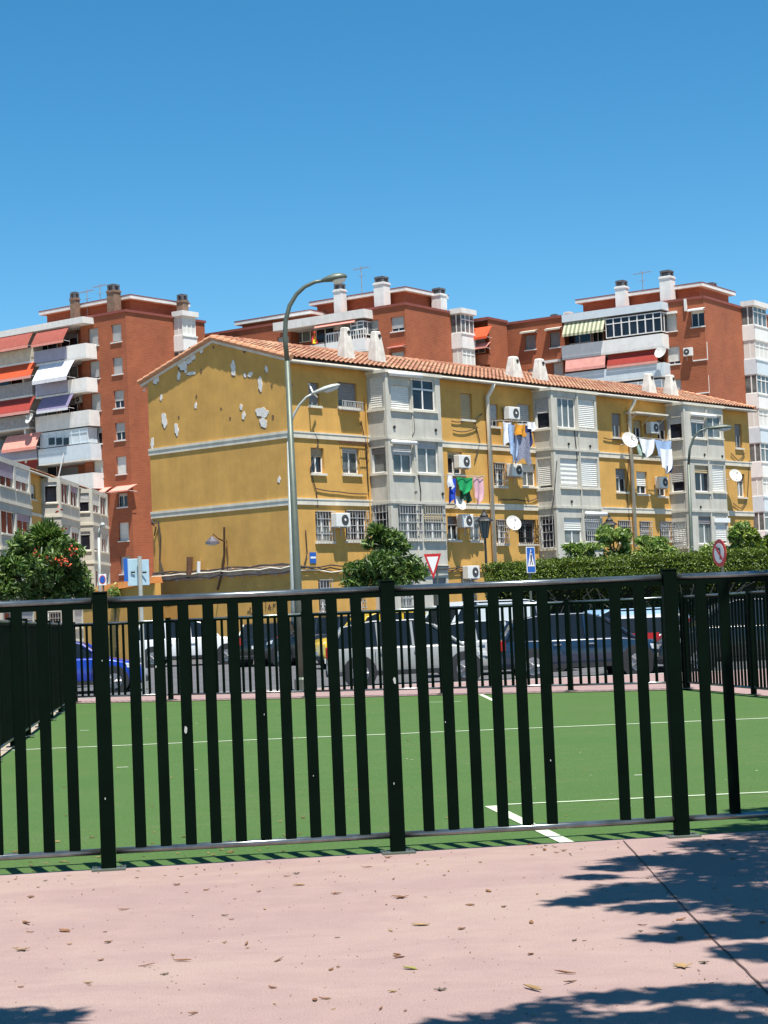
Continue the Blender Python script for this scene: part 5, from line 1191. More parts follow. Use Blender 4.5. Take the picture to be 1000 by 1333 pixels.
# trees outside the frame whose shade falls on the paving
XC = lambda x0, x1, y0, y1, n, sd: [(lambda q: (q.uniform(x0, x1), q.uniform(y0, y1), q.uniform(5.8, 8), 1.1, 1.1, .6))(random.Random(sd * 100 + i)) for i in range(n)]  # extra unseen crown clumps, added to cut the sky light near the camera
def shade_tree(label, trunk_xy, spots, zc, seed, n, extra=()):
    """spots: pixels of the shade on the ground, with radii in metres; crown clumps are put up-sun at height zc"""
    base = (trunk_xy[0], trunk_xy[1], 0); bl = []; rs = random.Random(seed)
    for (px, py, rx, ry) in spots:
        g_ = on_z(px, py); z = zc + rs.uniform(-.3, .5); q = g_ + SUN * (z / SUN.z); bl.append((q.x - base[0], q.y - base[1], q.z, rx, ry, .35))
    for e_ in extra: bl.append(e_)
    t_ = thing('plane_tree', label, 'tree', base)
    top = Vector((0, 0, zc - 1.2)); MB().tube([(0, 0, -.05), (.05, 0, 1.5), tuple(top)], [.2, .16, .12], 12).build('trunk', BARK, t_, smooth=True)
    for b_ in bl:
        e_ = Vector(b_[:3]); m1 = top.lerp(e_, .5) + Vector((0, 0, .3)); MB().tube([top, m1, e_], [.04, .016, .006], 6).build('branch', BARK, t_)
    leaves_mesh('crown', blob_points(bl, int(n * 1.5), seed, .1), .15, LEAFD, t_, seed=seed, asp=.32, up=1.2)
shade_tree('plane tree standing out of view on the right, shading the paving by the fence', (5.6, 7.4),
           [(960, 1120, .34, .50), (900, 1122, .30, .42), (845, 1120, .26, .24), (800, 1130, .18, .10), (775, 1142, .14, .07), (985, 1078, .35, .5), (1060, 1100, .6, .9), (1050, 1180, .5, .6), (980, 1165, .40, .42), (900, 1160, .36, .34), (830, 1158, .30, .24), (785, 1170, .24, .13), (742, 1176, .16, .05), (860, 1182, .28, .15), (960, 1212, .30, .22), (1005, 1240, .28, .22), (925, 1208, .24, .12), (870, 1222, .20, .05), (1000, 1055, .3, .5), (930, 1100, .25, .30), (940, 1140, .4, .4), (1010, 1205, .35, .3)], 5.6, 41, 34000, extra=XC(4.2, 7, -3, 9, 12, 1))
shade_tree('plane tree standing out of view behind the camera, shading the bottom of the paving', (2.4, -3.0),
           [(620, 1332, .20, .10), (700, 1318, .20, .12), (780, 1300, .22, .10), (860, 1296, .22, .12), (940, 1290, .22, .13), (1000, 1300, .22, .16), (900, 1325, .3, .16), (800, 1330, .3, .14), (700, 1345, .3, .16), (1000, 1340, .3, .2), (860, 1360, .4, .25), (740, 1370, .4, .2), (1060, 1290, .3, .2)], 5.2, 43, 22000, extra=XC(-5.5, 2.5, -5, .6, 14, 2))
shade_tree('plane tree standing out of view on the left, shading the bottom left corner', (-3.2, -2.2),
           [(40, 1330, .18, .08), (80, 1322, .12, .04), (10, 1318, .15, .06), (-40, 1330, .3, .15), (20, 1350, .3, .12), (110, 1345, .2, .08)], 5.2, 47, 12000, extra=XC(-4, 3, -2.5, 1.0, 8, 3))

# ================================================================== STREET LAMPS AND SIGNS
def lamp(label, px, Y, ybase, pts, head, r0, r1, m_, z0, hl=.85, group='street lamps'):
    """pts: pixel polyline of pole and arm at distance Y; head = (x0,y0,x1,y1)"""
    b0 = at(px, ybase, Y); base = Vector((b0.x, b0.y, z0)); t_ = thing('street_lamp', label, 'street lamp', tuple(base), 0, group)
    P_ = [Vector((0, 0, 0))] + [at(x, y, Y) - base for x, y in pts]; P_[1].x = P_[1].x
    n = len(P_); rs = [r0 + (r1 - r0) * (i / (n - 1)) for i in range(n)]; rs[0] = r0
    # split the pole (first two points) from the arm
    MB().tube(P_[:3], [r0, (r0 + r1) / 2 * 1.05, r1 * 1.1], 12).build('pole', m_, t_, smooth=True)
    MB().tube(P_[2:], [r1 * 1.08 - (r1 * .35) * i / max(1, len(P_) - 3) for i in range(len(P_) - 2)], 10).build('arm', m_, t_, smooth=True)
    MB().lathe([(r0 * 1.5, 0), (r0 * 1.5, .25), (r0 * 1.1, .3)], 12).build('base_collar', m_, t_)
    a, c_ = at(head[0], head[1], Y) - base, at(head[2], head[3], Y) - base; d = (c_ - a); L = d.length; M = Matrix.Translation(a) @ d.to_track_quat('X', 'Z').to_matrix().to_4x4()
    prof = [(0, .03), (.08, .07), (.25, .11), (.5, .15), (.75, .14), (.93, .09), (1, .03)]; hb = MB(); n = 12
    for u_, r_ in prof:
        for k in range(n): an = 2 * math.pi * k / n; hb.v.append(tuple(M @ Vector((u_ * L, r_ * math.cos(an) * 1.15, r_ * math.sin(an) * (.85 if math.sin(an) > 0 else .4)))))
    for i in range(len(prof) - 1):
        for k in range(n): hb.f.append((i * n + k, i * n + (k + 1) % n, (i + 1) * n + (k + 1) % n, (i + 1) * n + k))
    hb.f.append(tuple(range(n))); hb.f.append(tuple(range((len(prof) - 1) * n, len(prof) * n)))
    h_ = hb.build('lamp_head', m_ if L > 0 else m_, t_, smooth=True)
    gl = MB(); pr = [(.42, .05), (.5, .12), (.7, .13), (.88, .09), (.94, .04)]
    for u_, r_ in pr:
        for k in range(n): an = 2 * math.pi * k / n; gl.v.append(tuple(M @ Vector((u_ * L, r_ * math.cos(an), -.02 + r_ * math.sin(an) * (.3 if math.sin(an) > 0 else .9)))))
    for i in range(len(pr) - 1):
        for k in range(n): gl.f.append((i * n + k, i * n + (k + 1) % n, (i + 1) * n + (k + 1) % n, (i + 1) * n + k))
    gl.f.append(tuple(range(n))); gl.f.append(tuple(range((len(pr) - 1) * n, len(pr) * n))); gl.build('lamp_glass', LAMPW, h_, smooth=True)
    return t_
lamp('tallest street lamp, grey green pole arching over the ochre roof', 394, 44.0, 890, [(388, 770), (374, 470), (371, 440), (372, 417), (377, 398), (386, 383), (397, 373), (410, 367), (422, 365)], (418, 366, 452, 360), .125, .055, GALV, -.01)
lamp('pale street lamp just left of the tall lamp, its head before the ochre corner', 383, 68.0, 860, [(381, 765), (375.5, 575), (377, 556), (382, 541), (390, 527), (399, 517), (408, 512)], (405, 513, 443, 501), .095, .05, GALVP, .1)
lamp('street lamp with a short arm in front of the third grey bay', 903, 74, 800, [(901, 725), (896.5, 605), (898, 585), (903, 570), (911, 561), (922, 557)], (920, 558, 954, 556), .10, .05, GALV, .2)
lamp('small white street lamp before the brick tower, left of the blue grey sign backs', 133, 80, 850, [(130, 760), (128.5, 700), (129, 690), (132, 684)], (130, 685, 137, 683), .08, .05, GALVP, .3)
def lantern(px, py, Y, label):
    b0 = at(px, 800, Y); g0 = gz(Y); t_ = thing('lantern', label, 'street lamp', (b0.x, b0.y, g0)); z = at(px, py, Y).z - g0; p = at(px, py, Y); dx = p.x - b0.x
    MB().tube([(dx, 0, 0), (dx, 0, z - .35)], [.07, .04], 8).build('pole', IROND, t_)
    MB().lathe([(.10, -.35), (.20, .25), (.22, .26)], 6, Matrix.Translation((dx, 0, z))).build('lantern_glass', CURT, t_)
    MB().lathe([(.34, .262), (.30, .32), (.14, .42), (.16, .46), (.05, .58), (.02, .70)], 12, Matrix.Translation((dx, 0, z))).build('lantern_roof', IROND, t_)
    f = MB()
    for k in range(6): an = math.pi / 3 * k; f.tube([(dx + .10 * math.cos(an), .10 * math.sin(an), z - .35), (dx + .21 * math.cos(an), .21 * math.sin(an), z + .25)], .015, 4)
    f.build('lantern_frame', IROND, t_)
lantern(631, 688, 69, 'black post-top lantern beside the drain pipe, left end of the hedge')
lantern(794, 692, 78, 'black post-top lantern half hidden by shrubs right of the second grey bay')

def post_sign(name, label, px, pytop, Y, z0, r=.03, m_=GALV):
    b0 = at(px, pytop, Y); base = (b0.x, b0.y, z0); t_ = thing(name, label, 'road sign', base); z = b0.z - z0
    MB().tube([(0, 0, 0), (0, 0, z)], r, 8).build('pole', m_, t_); return t_, Vector(base)
def splate(t_, pts, y0, y1, m_, nm): return MB().slab([(p[0], y0, p[1]) for p in pts], (0, y1 - y0, 0)).build(nm, m_, t_)
# give way
Y = 52; t_, bs = post_sign('give_way_sign', 'red and white triangular give way sign right of the centre tree', 568, 722, Y, -.02)
cx_, cz = at(563, 722, Y) - bs, at(563, 752, Y) - bs; k = 1000 / 1000
ztop = (at(563, 721, Y) - bs).z; zbot = (at(563, 754, Y) - bs).z; xc = cx_.x; w_ = (at(575, 722, Y) - at(552, 722, Y)).x / 2
def tri(s_): c0 = ztop - (ztop - zbot) / 3; return [(xc - w_ * s_, c0 + (ztop - c0) * s_), (xc + w_ * s_, c0 + (ztop - c0) * s_), (xc, c0 - (c0 - zbot) * s_)]
o = splate(t_, tri(1), -.06, -.045, SIGNR, 'sign_plate'); splate(o, tri(.66), -.064, -.0605, SIGNW, 'sign_face')
MB().tube([(xc, -.03, ztop), (0, 0, ztop - .05)], .02, 5).build('clamp', GALV, t_)
# pedestrian crossing
Y = 47; t_, bs = post_sign('crossing_sign', 'blue square pedestrian crossing sign before the hedge', 688, 712, Y, -.02)
t_.rotation_euler = (0, 0, R(48)); H = (at(688, 712, Y) - at(688, 746, Y)).z
z1 = (at(688, 712, Y) - bs).z; z0_ = z1 - H; hw = .17
o = splate(t_, [(-hw, z0_), (hw, z0_), (hw, z1), (-hw, z1)], -.06, -.045, SIGNW, 'sign_plate'); e_ = .02
o2 = splate(o, [(-hw + e_, z0_ + e_), (hw - e_, z0_ + e_), (hw - e_, z1 - e_), (-hw + e_, z1 - e_)], -.064, -.0605, SIGNB, 'blue_face') if False else splate(t_, [(-hw + e_, z0_ + e_), (hw - e_, z0_ + e_), (hw - e_, z1 - e_), (-hw + e_, z1 - e_)], -.064, -.0605, SIGNB, 'blue_face')
splate(o2, [(-hw + .035, z0_ + .16), (hw - .035, z0_ + .16), (0, z1 - .05)], -.068, -.0645, SIGNW, 'white_triangle')
zc = z0_ + .20; pm = MB()   # walking figure on zebra
pm.slab([(p[0], -.072, p[1]) for p in [(-.025, zc + .10), (.02, zc + .10), (.035, zc + .22), (.0, zc + .27), (-.03, zc + .22)]], (0, .003, 0))
pm.slab([(p[0], -.072, p[1]) for p in [(-.025, zc + .10), (.0, zc + .10), (-.045, zc), (-.07, zc)]], (0, .003, 0)); pm.slab([(p[0], -.072, p[1]) for p in [(.0, zc + .10), (.022, zc + .10), (.07, zc), (.045, zc)]], (0, .003, 0))
pm.slab([(.005 + .022 * math.cos(a), -.072, zc + .30 + .022 * math.sin(a)) for a in [2 * math.pi * i / 10 for i in range(10)]], (0, .003, 0)); pm.build('walking_figure', SIGNK, o2)
# no left turn
def disc(cx, cz, rx, rz, n=28): return [(cx + rx * math.cos(2 * math.pi * i / n), cz + rz * math.sin(2 * math.pi * i / n)) for i in range(n)]
Y = 43.5; t_, bs = post_sign('no_turn_sign', 'round red edged no left turn sign in front of the hedge on the right', 938.5, 703, Y, -.012)
t_.rotation_euler = (0, 0, R(-71)); zc = (at(938, 720, Y) - bs).z; rr = (at(938, 702, Y) - at(938, 738, Y)).z / 2
splate(t_, disc(0, zc, rr, rr), -.06, -.045, SIGNR, 'sign_plate'); o2 = splate(t_, disc(0, zc, rr * .72, rr * .72), -.064, -.0605, SIGNW, 'sign_face')
ar = MB()
for poly in ([(.02, -.14), (.07, -.14), (.07, .08), (.02, .12)], [(.02, .12), (.07, .08), (-.05, .06), (-.05, .11)], [(-.05, .02), (-.05, .16), (-.13, .09)]): ar.slab([(p[0] * rr / .3, -.068, zc + p[1] * rr / .3) for p in poly], (0, .003, 0))
ar.build('turn_arrow', SIGNK, o2)
sl = MB().slab([(p[0] * rr / .3, -.072, zc + p[1] * rr / .3) for p in [(-.17, .13), (-.13, .17), (.17, -.13), (.13, -.17)]], (0, .003, 0)); sl.build('slash', SIGNR, o2)
# two sign panels seen from behind
Y = 46.2; t_, bs = post_sign('road_sign', 'two pale blue sign panels seen from behind on one grey pole, left of the gable', 181.5, 724, Y, -.10, .05, GALVP)
for (x0, y0, x1, y1, a) in ((166, 727, 179.5, 763, .12), (183, 728, 192.5, 762, .35)):
    p0, p1 = at(x0, y1, Y) - bs, at(x1, y0, Y) - bs; b = MB(); b.hexa([(p0.x, .06, p0.z), (p1.x, .06 + a * .3, p0.z), (p1.x, .08 + a * .3, p0.z), (p0.x, .08, p0.z), (p0.x, .06, p1.z), (p1.x, .06 + a * .3, p1.z), (p1.x, .08 + a * .3, p1.z), (p0.x, .08, p1.z)])
    o = b.build('sign_panel', SIGNBACK, t_); bevel(o, .01)
    MB().box((p0.x + p1.x) / 2 - .05, (p0.x + p1.x) / 2 + .05, .045, .058, (p0.z + p1.z) / 2 - .02, (p0.z + p1.z) / 2 + .02).build('clamp', SIGNK, o)
p0, p1 = at(161.5, 757, Y) - bs, at(165.5, 727, Y) - bs; MB().box(p0.x, p1.x, .05, .07, p0.z, p1.z).build('blue_sign_edge', SIGNB, t_)
# no parking plate
Y = 66; t_, bs = post_sign('no_parking_sign', 'small no parking disc on a white plate beside the boundary wall', 134, 746, Y, .1)
p0, p1 = at(129, 762, Y) - bs, at(138.5, 747, Y) - bs; splate(t_, [(p0.x, p0.z), (p1.x, p0.z), (p1.x, p1.z), (p0.x, p1.z)], -.06, -.05, SIGNW, 'sign_plate')
xc, zc = (p0.x + p1.x) / 2, (p0.z + p1.z) / 2; o2 = splate(t_, disc(xc, zc, .11, .15), -.064, -.0605, SIGNR, 'red_ring'); splate(o2, disc(xc, zc, .085, .12), -.068, -.0645, SIGNB, 'blue_disc')

# ================================================================== CARS
TYRE = mat('tyre', (0.015, 0.015, 0.016), 0.85); RIM = mat('alloy_rim', (0.35, 0.35, 0.36), 0.35, .1, 5, metal=.7); CGL = mat('car_glass', (0.010, 0.013, 0.016), 0.08, .2, 2, spec=.35); CTRIM = mat('car_trim', (0.02, 0.02, 0.022), .6)
HLM = mat('headlight', (0.55, 0.58, 0.60), .15, .1, 3, spec=.8); TLM = mat('tail_light', (0.35, 0.01, 0.01), .2, .1, 3); PLATE = mat('number_plate', (0.72, 0.72, 0.70), .5)
def paint(name, c): return mat(name, c, .28, .03, 1, coat=.7, spec=.5)
def car(label, x, Y, z, rz, pm, kind='hatch', L=4.2, Wc=1.76, H=1.48, cat='car', group='cars parked beyond the court', stripe=None, glass=None):
    t_ = thing('parked_car' if kind != 'van' else 'parked_van', label, cat, (x, Y, z), rz, group)
    hw = Wc / 2; hl = L / 2
    # side profile of lower body (x, z_top) from tail to nose, and of the cabin
    prof = {'hatch': dict(low=[(-1, .62), (-.99, .90), (-.92, .95), (-.3, .95), (.38, .95), (.55, .92), (.85, .80), (.97, .66), (1, .5)], cab=[(-.93, .93), (-.72, H - .06), (-.45, H), (.02, H), (.22, H - .1), (.50, .93)]),
            'suv': dict(low=[(-1, .68), (-.99, 1.0), (-.93, 1.05), (-.3, 1.05), (.40, 1.05), (.52, 1.03), (.86, .94), (.97, .78), (1, .55)], cab=[(-.95, 1.03), (-.80, H - .05), (-.5, H), (.05, H), (.24, H - .12), (.47, 1.03)]),
            'mpv': dict(low=[(-1, .60), (-.99, .95), (-.93, 1.0), (-.3, .98), (.45, .98), (.62, .93), (.86, .82), (.97, .66), (1, .5)], cab=[(-.95, .97), (-.80, H - .12), (-.45, H), (.05, H), (.28, H - .14), (.62, .95)]),
            'van': dict(low=[(-1, .70), (-1, 1.1), (-.97, 1.15), (-.3, 1.15), (.5, 1.15), (.62, 1.1), (.88, .98), (.98, .78), (1, .55)], cab=[(-.985, 1.13), (-.96, H - .05), (-.8, H), (.22, H), (.38, H - .12), (.66, 1.10)])}[kind]
    zc = .28 if kind != 'hatch' else .24
    b = MB(); ring = []
    for (u_, zt_) in prof['low']:
        e_ = 1 - .10 * max(0, abs(u_) - .8) / .2; w1 = hw * e_
        ring.append([(u_ * hl, yy, zz) for yy, zz in ((-w1 * .9, zc), (-w1, zc + .10), (-w1 * 1.0, zc + (zt_ - zc) * .55), (-w1 * .975, zt_ - .05), (-w1 * .90, zt_), (0, zt_ + .015), (w1 * .90, zt_), (w1 * .975, zt_ - .05), (w1, zc + (zt_ - zc) * .55), (w1, zc + .10), (w1 * .9, zc))])
    n = 11
    for r_ in ring: b.v += r_
    for i in range(len(ring) - 1):
        for k in range(n): b.f.append((i * n + k, i * n + (k + 1) % n, (i + 1) * n + (k + 1) % n, (i + 1) * n + k))
    b.f.append(tuple(range(n))); b.f.append(tuple(range((len(ring) - 1) * n, len(ring) * n)))
    body = b.build('body', pm, t_, smooth=True); bevel(body, .03)
    # cabin: glass volume, roof skin, pillars
    cb = prof['cab']; zb = cb[0][1]
    def wcab(z): return hw * (.93 - .16 * (z - zb) / (H - zb))
    poly = [(u_ * hl, z_) for u_, z_ in cb]
    g_ = MB(); m_ = len(poly)
    g_.v += [(x_, -wcab(z_) + .012, z_ - .012) for x_, z_ in poly] + [(x_, wcab(z_) - .012, z_ - .012) for x_, z_ in poly]
    g_.f += [tuple(range(m_)), tuple(range(m_, 2 * m_))] + [(i, (i + 1) % m_, (i + 1) % m_ + m_, i + m_) for i in range(m_)]
    gl_ = g_.build('windows', glass or CGL, t_)
    r_ = MB(); rp = poly[1:-1]
    k_ = len(rp); r_.v += [(x_, -wcab(z_) * .985, z_ - .05) for x_, z_ in rp] + [(x_, -wcab(z_) * .93, z_ + .012) for x_, z_ in rp] + [(x_, wcab(z_) * .93, z_ + .012) for x_, z_ in rp] + [(x_, wcab(z_) * .985, z_ - .05) for x_, z_ in rp]
    for j in range(3):
        for i in range(k_ - 1): r_.f.append((j * k_ + i, j * k_ + i + 1, (j + 1) * k_ + i + 1, (j + 1) * k_ + i))
    for i in range(k_ - 1): r_.f.append((i, 3 * k_ + i, 3 * k_ + i + 1, i + 1))
    r_.f.append((0, k_, 2 * k_, 3 * k_)); r_.f.append((k_ - 1, 4 * k_ - 1, 3 * k_ - 1, 2 * k_ - 1)); rf = r_.build('roof', pm, t_, smooth=False); bevel(rf, .02)
    cols = [(poly[0], poly[1]), (poly[-1], poly[-2])]
    for sgn in (-1, 1):
        for (a, c_) in cols: MB().tube([(a[0], sgn * (wcab(a[1]) - .005), a[1] - .03), (c_[0], sgn * (wcab(c_[1]) - .005), c_[1] - .02)], .045, 6).build('pillar', pm, t_)
        for f_ in ((-.38, .03) if kind != 'van' else (.10,)):
            xx = f_ * hl; MB().tube([(xx, sgn * (wcab(zb) - .002), zb - .02), (xx - .04, sgn * (wcab(H - .04) - .004), H - .05)], .035, 6).build('pillar', pm, t_)
    if kind == 'van':
        for sgn in (-1, 1): MB().hexa([(poly[1][0] + .12, sgn * hw * .915, zb), (.08 * hl, sgn * hw * .915, zb), (.08 * hl, sgn * hw * .95, zb), (poly[1][0] + .12, sgn * hw * .95, zb), (poly[1][0] + .16, sgn * wcab(H) * .99, H - .06), (.08 * hl, sgn * wcab(H) * .99, H - .06), (.08 * hl, sgn * wcab(H) * 1.02, H - .06), (poly[1][0] + .16, sgn * wcab(H) * 1.02, H - .06)]).build('side_panel', pm, t_)
    wr = .31 if kind == 'hatch' else .34; ax = L * .305
    for sx in (-1, 1):
        for sy in (-1, 1):
            xw = sx * ax + (.05 if sx > 0 else 0); M = Matrix.Translation((xw, sy * (hw - .10), wr)) @ Matrix.Rotation(R(90) * -sy, 4, 'X')
            ty = MB().lathe([(wr * .62, -.10), (wr * .95, -.10), (wr, -.06), (wr, .06), (wr * .95, .10), (wr * .62, .105)], 24, M).build('wheel', TYRE, t_, smooth=False)
            ri = MB().lathe([(wr * .60, .02), (wr * .64, .107)], 20, M)
            for k in range(5):
                a = 2 * math.pi * k / 5; q0 = M @ Vector((0, 0, .112)); q1 = M @ Vector((wr * .6 * math.cos(a), wr * .6 * math.sin(a), .112)); ri.tube([q0, q1], [.05, .03], 5)
            ri.build('rim', RIM, ty)
            M2 = Matrix.Translation((xw, sy * (hw + .004), wr + .02)) @ Matrix.Rotation(R(90) * -sy, 4, 'X')
            MB().lathe([(wr + .07, -.35), (wr + .075, 0), (wr + .02, .002)], 24, M2).build('wheel_arch', CTRIM, t_)
    zl = prof['low'][-2][1]
    for sy in (-1, 1):
        q = MB().hexa([(hl * .84, sy * hw * .60, zl - .06), (hl * .985, sy * hw * .55, zl - .08), (hl * .90, sy * hw * .99, zl - .04), (hl * .80, sy * hw * .985, zl - .02), (hl * .82, sy * hw * .60, zl + .10), (hl * .955, sy * hw * .55, zl + .06), (hl * .88, sy * hw * .98, zl + .08), (hl * .78, sy * hw * .975, zl + .11)]); bevel(q.build('headlight', HLM, t_), .015)
        q = MB().box(-hl * 1.004, -hl * .93, sy * hw * .97 if sy < 0 else sy * hw * .66, sy * hw * .66 if sy < 0 else sy * hw * .97, .72 if kind != 'van' else .8, .98 if kind != 'van' else 1.25); bevel(q.build('tail_light', TLM, t_), .02)
        mr = MB().box(hl * .36, hl * .42, sy * (hw + .02) if sy > 0 else sy * (hw + .20), sy * (hw + .20) if sy > 0 else sy * (hw + .02), zb, zb + .14); bevel(mr.build('wing_mirror', pm, t_), .03)
        for f_ in ((-.40, .0) if kind != 'van' else (.12,)):
            dh = MB().box(f_ * hl + .08, f_ * hl + .26, sy * (hw + .012) - .012, sy * (hw + .012) + .012, .82, .85); dh.build('door_handle', RIM if kind == 'mpv' else pm, t_)
            ds = MB().box((f_ - .02) * hl - .006, (f_ - .02) * hl + .006, sy * hw * 1.0 - .004, sy * hw * 1.0 + .004, zc + .12, zb - .08); ds.build('door_gap', CTRIM, t_)
        sk = MB().box(-hl * .42, hl * .42, sy * hw - .02, sy * hw + .012, zc - .01, zc + .10); sk.build('sill_trim', CTRIM, t_)
    bp = MB().box(hl * .93, hl * 1.012, -hw * .85, hw * .85, zc - .01, zc + .14); bevel(bp.build('bumper', CTRIM, t_), .03)
    bp = MB().box(-hl * 1.012, -hl * .93, -hw * .85, hw * .85, zc - .01, zc + .14); bevel(bp.build('bumper', CTRIM, t_), .03)
    MB().box(hl * 1.008, hl * 1.016, -.26, .26, .44, .55).build('number_plate', PLATE, t_); MB().box(-hl * 1.02, -hl * 1.008, -.26, .26, .60, .71).build('number_plate', PLATE, t_)
    if stripe:
        for sy in (-1, 1): MB().box(-hl * .9, hl * .75, sy * (hw + .006) - .004, sy * (hw + .006) + .004, .85, 1.0).build('side_stripe', stripe, t_)
        MB().box(-hl * 1.008, -hl * 1.002, -hw * .6, hw * .6, .85, 1.0).build('rear_stripe', stripe, t_)
    return t_
def cx(px, Y): return at(px, 850, Y).x
car('blue hatchback behind the left corner of the far fence', cx(88, 51.5), 51.5, -.09, 0.05, paint('blue_paint', (0.008, 0.035, 0.30)), 'hatch', 4.1, 1.74, 1.42)
car('white sports utility car parked before the ochre gable', cx(249, 71), 71, .15, 0.03, paint('white_car_paint', (0.72, 0.73, 0.73)), 'suv', 4.35, 1.8, 1.66)
car('black hatchback seen from behind, left of the tall lamp post', cx(358, 68), 68, .12, R(78), paint('black_paint', (0.008, 0.009, 0.011)), 'hatch', 4.0, 1.78, 1.5)
car('dark grey car between the tall lamp post and the silver car', cx(425, 66), 66, .10, R(160), paint('charcoal_paint', (0.02, 0.022, 0.025)), 'suv', 4.1, 1.78, 1.6)
car('yellow van whose roof shows above the silver car', cx(487, 62), 62, .05, R(200), paint('yellow_paint', (0.62, 0.42, 0.02)), 'suv', 3.9, 1.8, 1.7, 'van')
car('silver grey people carrier right behind the far fence, at the centre', cx(533, 48), 48, -.10, 0.04, paint('silver_paint', (0.29, 0.30, 0.285)), 'mpv', 4.15, 1.8, 1.60)
car('pale grey van with a big windscreen, behind the silver people carrier', cx(612, 57), 57, .0, R(215), paint('pale_grey_paint', (0.50, 0.53, 0.54)), 'van', 4.2, 1.8, 1.95, 'van')
car('light grey car parked between the silver people carrier and the navy car', cx(650, 52.5), 52.5, -.07, R(10), paint('light_grey_paint', (0.42, 0.44, 0.44)), 'hatch', 4.2, 1.76, 1.45)
car('navy blue hatchback right behind the far fence, right of centre', cx(755, 47.6), 47.6, -.10, R(2), paint('navy_paint', (0.008, 0.022, 0.05)), 'mpv', 4.1, 1.76, 1.58)
car('pale blue van behind the navy car, in front of the hedge', cx(800, 55), 55, -.05, R(205), paint('pale_blue_paint', (0.28, 0.42, 0.55)), 'van', 4.2, 1.8, 1.58, 'van')
car('white car with a red stripe, half hidden by a post of the near fence', cx(846, 50.5), 50.5, -.09, R(75), paint('white_patrol_paint', (0.72, 0.74, 0.76)), 'hatch', 4.3, 1.8, 1.45, stripe=SIGNR)
car('large dark van at the right edge behind the side fence', cx(985, 46.8), 46.8, -.10, R(180), paint('dark_van_paint', (0.012, 0.018, 0.022)), 'van', 4.9, 1.9, 1.74, 'van')
car('white hatchback at the left edge, further away than the blue car', cx(2, 66), 66, .1, 0.1, paint('white_hatch_paint', (0.70, 0.71, 0.72)), 'hatch', 4.0, 1.7, 1.5)

# ================================================================== DRY LEAVES ON THE PAVING
def leaf_mesh(kind, size):
    b = MB(); 
    if kind == 0: out = [(-.5, 0), (-.3, .16), (0, .22), (.3, .14), (.5, 0), (.3, -.13), (0, -.20), (-.3, -.15)]
    elif kind == 1: out = [(-.5, 0), (-.15, .12), (-.1, .42), (.1, .16), (.42, .30), (.30, .02), (.5, -.15), (.15, -.12), (0, -.42), (-.12, -.12)]
    else: out = [(-.5, .02), (-.2, .06), (.2, .07), (.5, 0), (.2, -.05), (-.2, -.06)]
    rs = random.Random(kind * 7 + int(size * 1000)); n = len(out)
    top = [(x_ * size, y_ * size, .004 + size * (.05 * rs.uniform(0, 1.6) + .3 * y_ * y_ + .16 * max(0, x_) ** 1.5)) for x_, y_ in out]
    b.v = [(0, 0, .006)] + top + [(0, 0, .003)] + [(v[0], v[1], v[2] - .003) for v in top]
    b.f = [(0, i + 1, (i + 1) % n + 1) for i in range(n)] + [(n + 1, n + 2 + (i + 1) % n, n + 2 + i) for i in range(n)] + [(i + 1, n + 2 + i, n + 2 + (i + 1) % n, (i + 1) % n + 1) for i in range(n)]
    me = bpy.data.meshes.new('dry_leaf'); me.from_pydata(b.v, [], b.f); return me
meshes = {}
def leaf(px, py, kind, size, m_, label, z=0.0):
    key = (kind, size, m_.name)
    if key not in meshes: me = leaf_mesh(kind, size); me.materials.append(m_); meshes[key] = me
    p = on_z(px, py, z); o = bpy.data.objects.new('dry_leaf', meshes[key]); C.objects.link(o); o.location = (p.x, p.y, z + .001); o.rotation_euler = (rnd.uniform(-.08, .08), rnd.uniform(-.08, .08), rnd.uniform(0, 6.28))
    tag(o, label, 'leaf', 'dry leaves lying on the paving and turf')
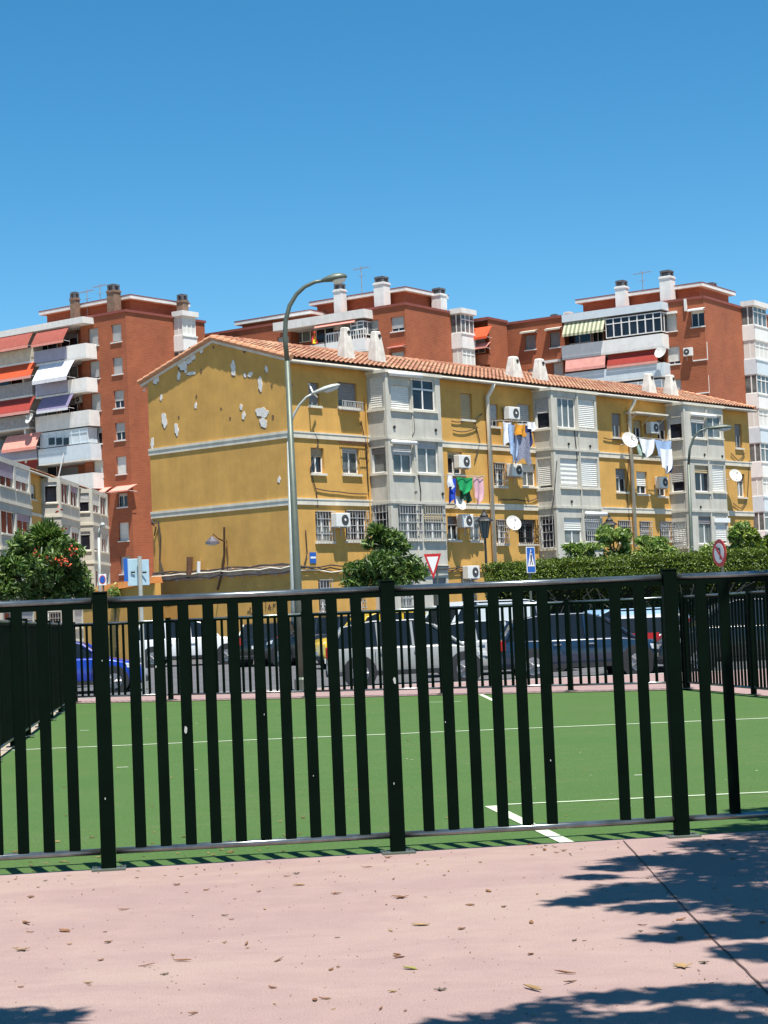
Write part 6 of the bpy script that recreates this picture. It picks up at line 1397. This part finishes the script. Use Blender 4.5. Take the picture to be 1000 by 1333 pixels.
big = [(521, 1169, 1, .13, DEADLEAF, 'largest curled orange brown leaf, below the middle fence post'), (28, 1238, 1, .10, DEADLEAFY, 'pale tan leaf standing upright near the left edge of the paving'),
       (534, 1262, 0, .085, mat('olive_leaf', (.22, .20, .04), .7), 'olive green oval leaf in the lower middle of the paving'), (519, 1247, 0, .07, DEADLEAF, 'small brown leaf just above the olive green leaf'),
       (889, 1260, 1, .12, DEADLEAFY, 'tan leaf standing up at the edge of the lower right shade'), (548, 1205, 0, .11, DEADLEAFY, 'yellowish leaf right of the middle, above the olive leaf'),
       (601, 1210, 0, .07, DEADLEAF, 'reddish leaf right of the yellowish leaf'), (438, 1164, 1, .07, DEADLEAF, 'small dark leaf left of the largest leaf'), (734, 1108, 1, .07, DEADLEAFY, 'tan leaf beside the end of the white court line'),
       (709, 1107, 0, .07, DEADLEAF, 'brown leaf left of the end of the white court line'), (84, 1213, 0, .10, DEADLEAF, 'curled brown leaf left of the left post, lower of two'), (34, 1203, 2, .16, DEADLEAF, 'thin brown twig like leaf near the left edge'),
       (161, 1185, 2, .10, DEADLEAF, 'thin brown leaf below the left post'), (389, 1153, 0, .085, DEADLEAFY, 'pale leaf on the paving left of the middle post'), (237, 1252, 2, .11, DEADLEAF, 'narrow brown leaf below left of centre'),
       (191, 1258, 2, .09, DEADLEAF, 'narrow brown leaf at the left of a close pair'), (363, 1251, 2, .10, DEADLEAF, 'narrow brown leaf left of the olive leaf'), (321, 1230, 2, .09, DEADLEAF, 'narrow brown leaf in the middle left of the paving'),
       (693, 1289, 2, .17, DEADLEAFY, 'long thin tan leaf at the edge of the bottom shade'), (410, 1303, 0, .06, DEADLEAF, 'small dark leaf near the bottom, left of centre'), (251, 1321, 2, .08, DEADLEAF, 'small leaf near the bottom edge, left of centre'),
       (636, 1161, 0, .075, DEADLEAF, 'reddish brown leaf right of the largest leaf'), (612, 1179, 0, .06, DEADLEAF, 'small dark red leaf below right of the largest leaf'), (478, 1130, 2, .08, DEADLEAF, 'slim leaf just in front of the middle post'),
       (742, 1280, 2, .11, DEADLEAF, 'slim leaf just above the bottom shade'), (736, 1268, 2, .12, DEADLEAF, 'thin twig like leaf above the slim one near the shade'), (691, 1243, 0, .06, DEADLEAF, 'small dark leaf in the sun left of the shade')]
for q in big: leaf(q[0], q[1], q[2], q[3] * .85, q[4], q[5])
for k in range(110):
    px = rnd.uniform(5, 995); py = 1100 + (1333 - 1100) * rnd.random() ** 1.6; fy_ = 1138 - px * .056
    if py < fy_: py = fy_ + rnd.uniform(2, 40)
    leaf(px, py, rnd.choice([0, 2, 2, 1]), rnd.choice([.02, .03, .04, .055]), rnd.choice([DEADLEAF, DEADLEAF, DEADLEAFY, BARK]), 'small dry fragment among the scattered leaves on the pink paving')
for k in range(60):
    px = rnd.uniform(60, 995); py = rnd.uniform(925, 1095) if k > 25 else rnd.uniform(1040, 1110)
    if py > 1130 - px * .056 - 12: continue
    leaf(px, py, rnd.choice([0, 0, 1]), rnd.choice([.03, .045, .06]), rnd.choice([DEADLEAFY, DEADLEAFY, DEADLEAF]), 'small fallen leaf among those scattered on the green turf', -.024)
for k in range(45):
    px = rnd.uniform(0, 400); py = 1132 - px * .056 - rnd.uniform(2, 24)
    leaf(px, py, rnd.choice([0, 1, 2]), rnd.choice([.03, .045, .06]), rnd.choice([DEADLEAFY, DEADLEAF]), 'dry leaf caught on the turf under the near fence', -.024)
for k in range(45):
    px = rnd.uniform(0, 960); py = 1140 - px * .056 + abs(rnd.gauss(0, 7)) + 3
    leaf(px, py, rnd.choice([0, 1, 2]), rnd.choice([.015, .02, .03]), rnd.choice([DEADLEAFY, DEADLEAF, BARK]), 'tiny dry fragment gathered on the paving along the foot of the near fence')
FLECK = mat('pale_fleck', (.42, .40, .28), .9)
for k in range(60):
    px = rnd.uniform(60, 995); py = 925 + 130 * rnd.random() ** 1.5
    if px < 100 and py < 980: continue
    leaf(px, py, rnd.choice([0, 2]), rnd.choice([.02, .03, .045]), FLECK, 'pale fleck of litter lying on the green turf', -.024)
# fine grit on the paving
g = MB()
for k in range(420):
    px = rnd.uniform(-5, 1005); py = 1335 - 220 * rnd.random() ** .8
    if py < 1145 - px * .056: continue
    p = on_z(px, py); s_ = rnd.uniform(.002, .006); g.add([(p.x - s_, p.y - s_, .0005), (p.x + s_, p.y - s_, .0005), (p.x, p.y + s_, .0005), (p.x, p.y, s_)], [(0, 1, 3), (1, 2, 3), (2, 0, 3)])
tag(g.build('grit', mat('grit', (.14, .09, .06), .9, .4, 30), fixn=False), 'fine dark grit scattered over the pink paving', 'grit', kind='stuff')
print('objects', len(S.objects))
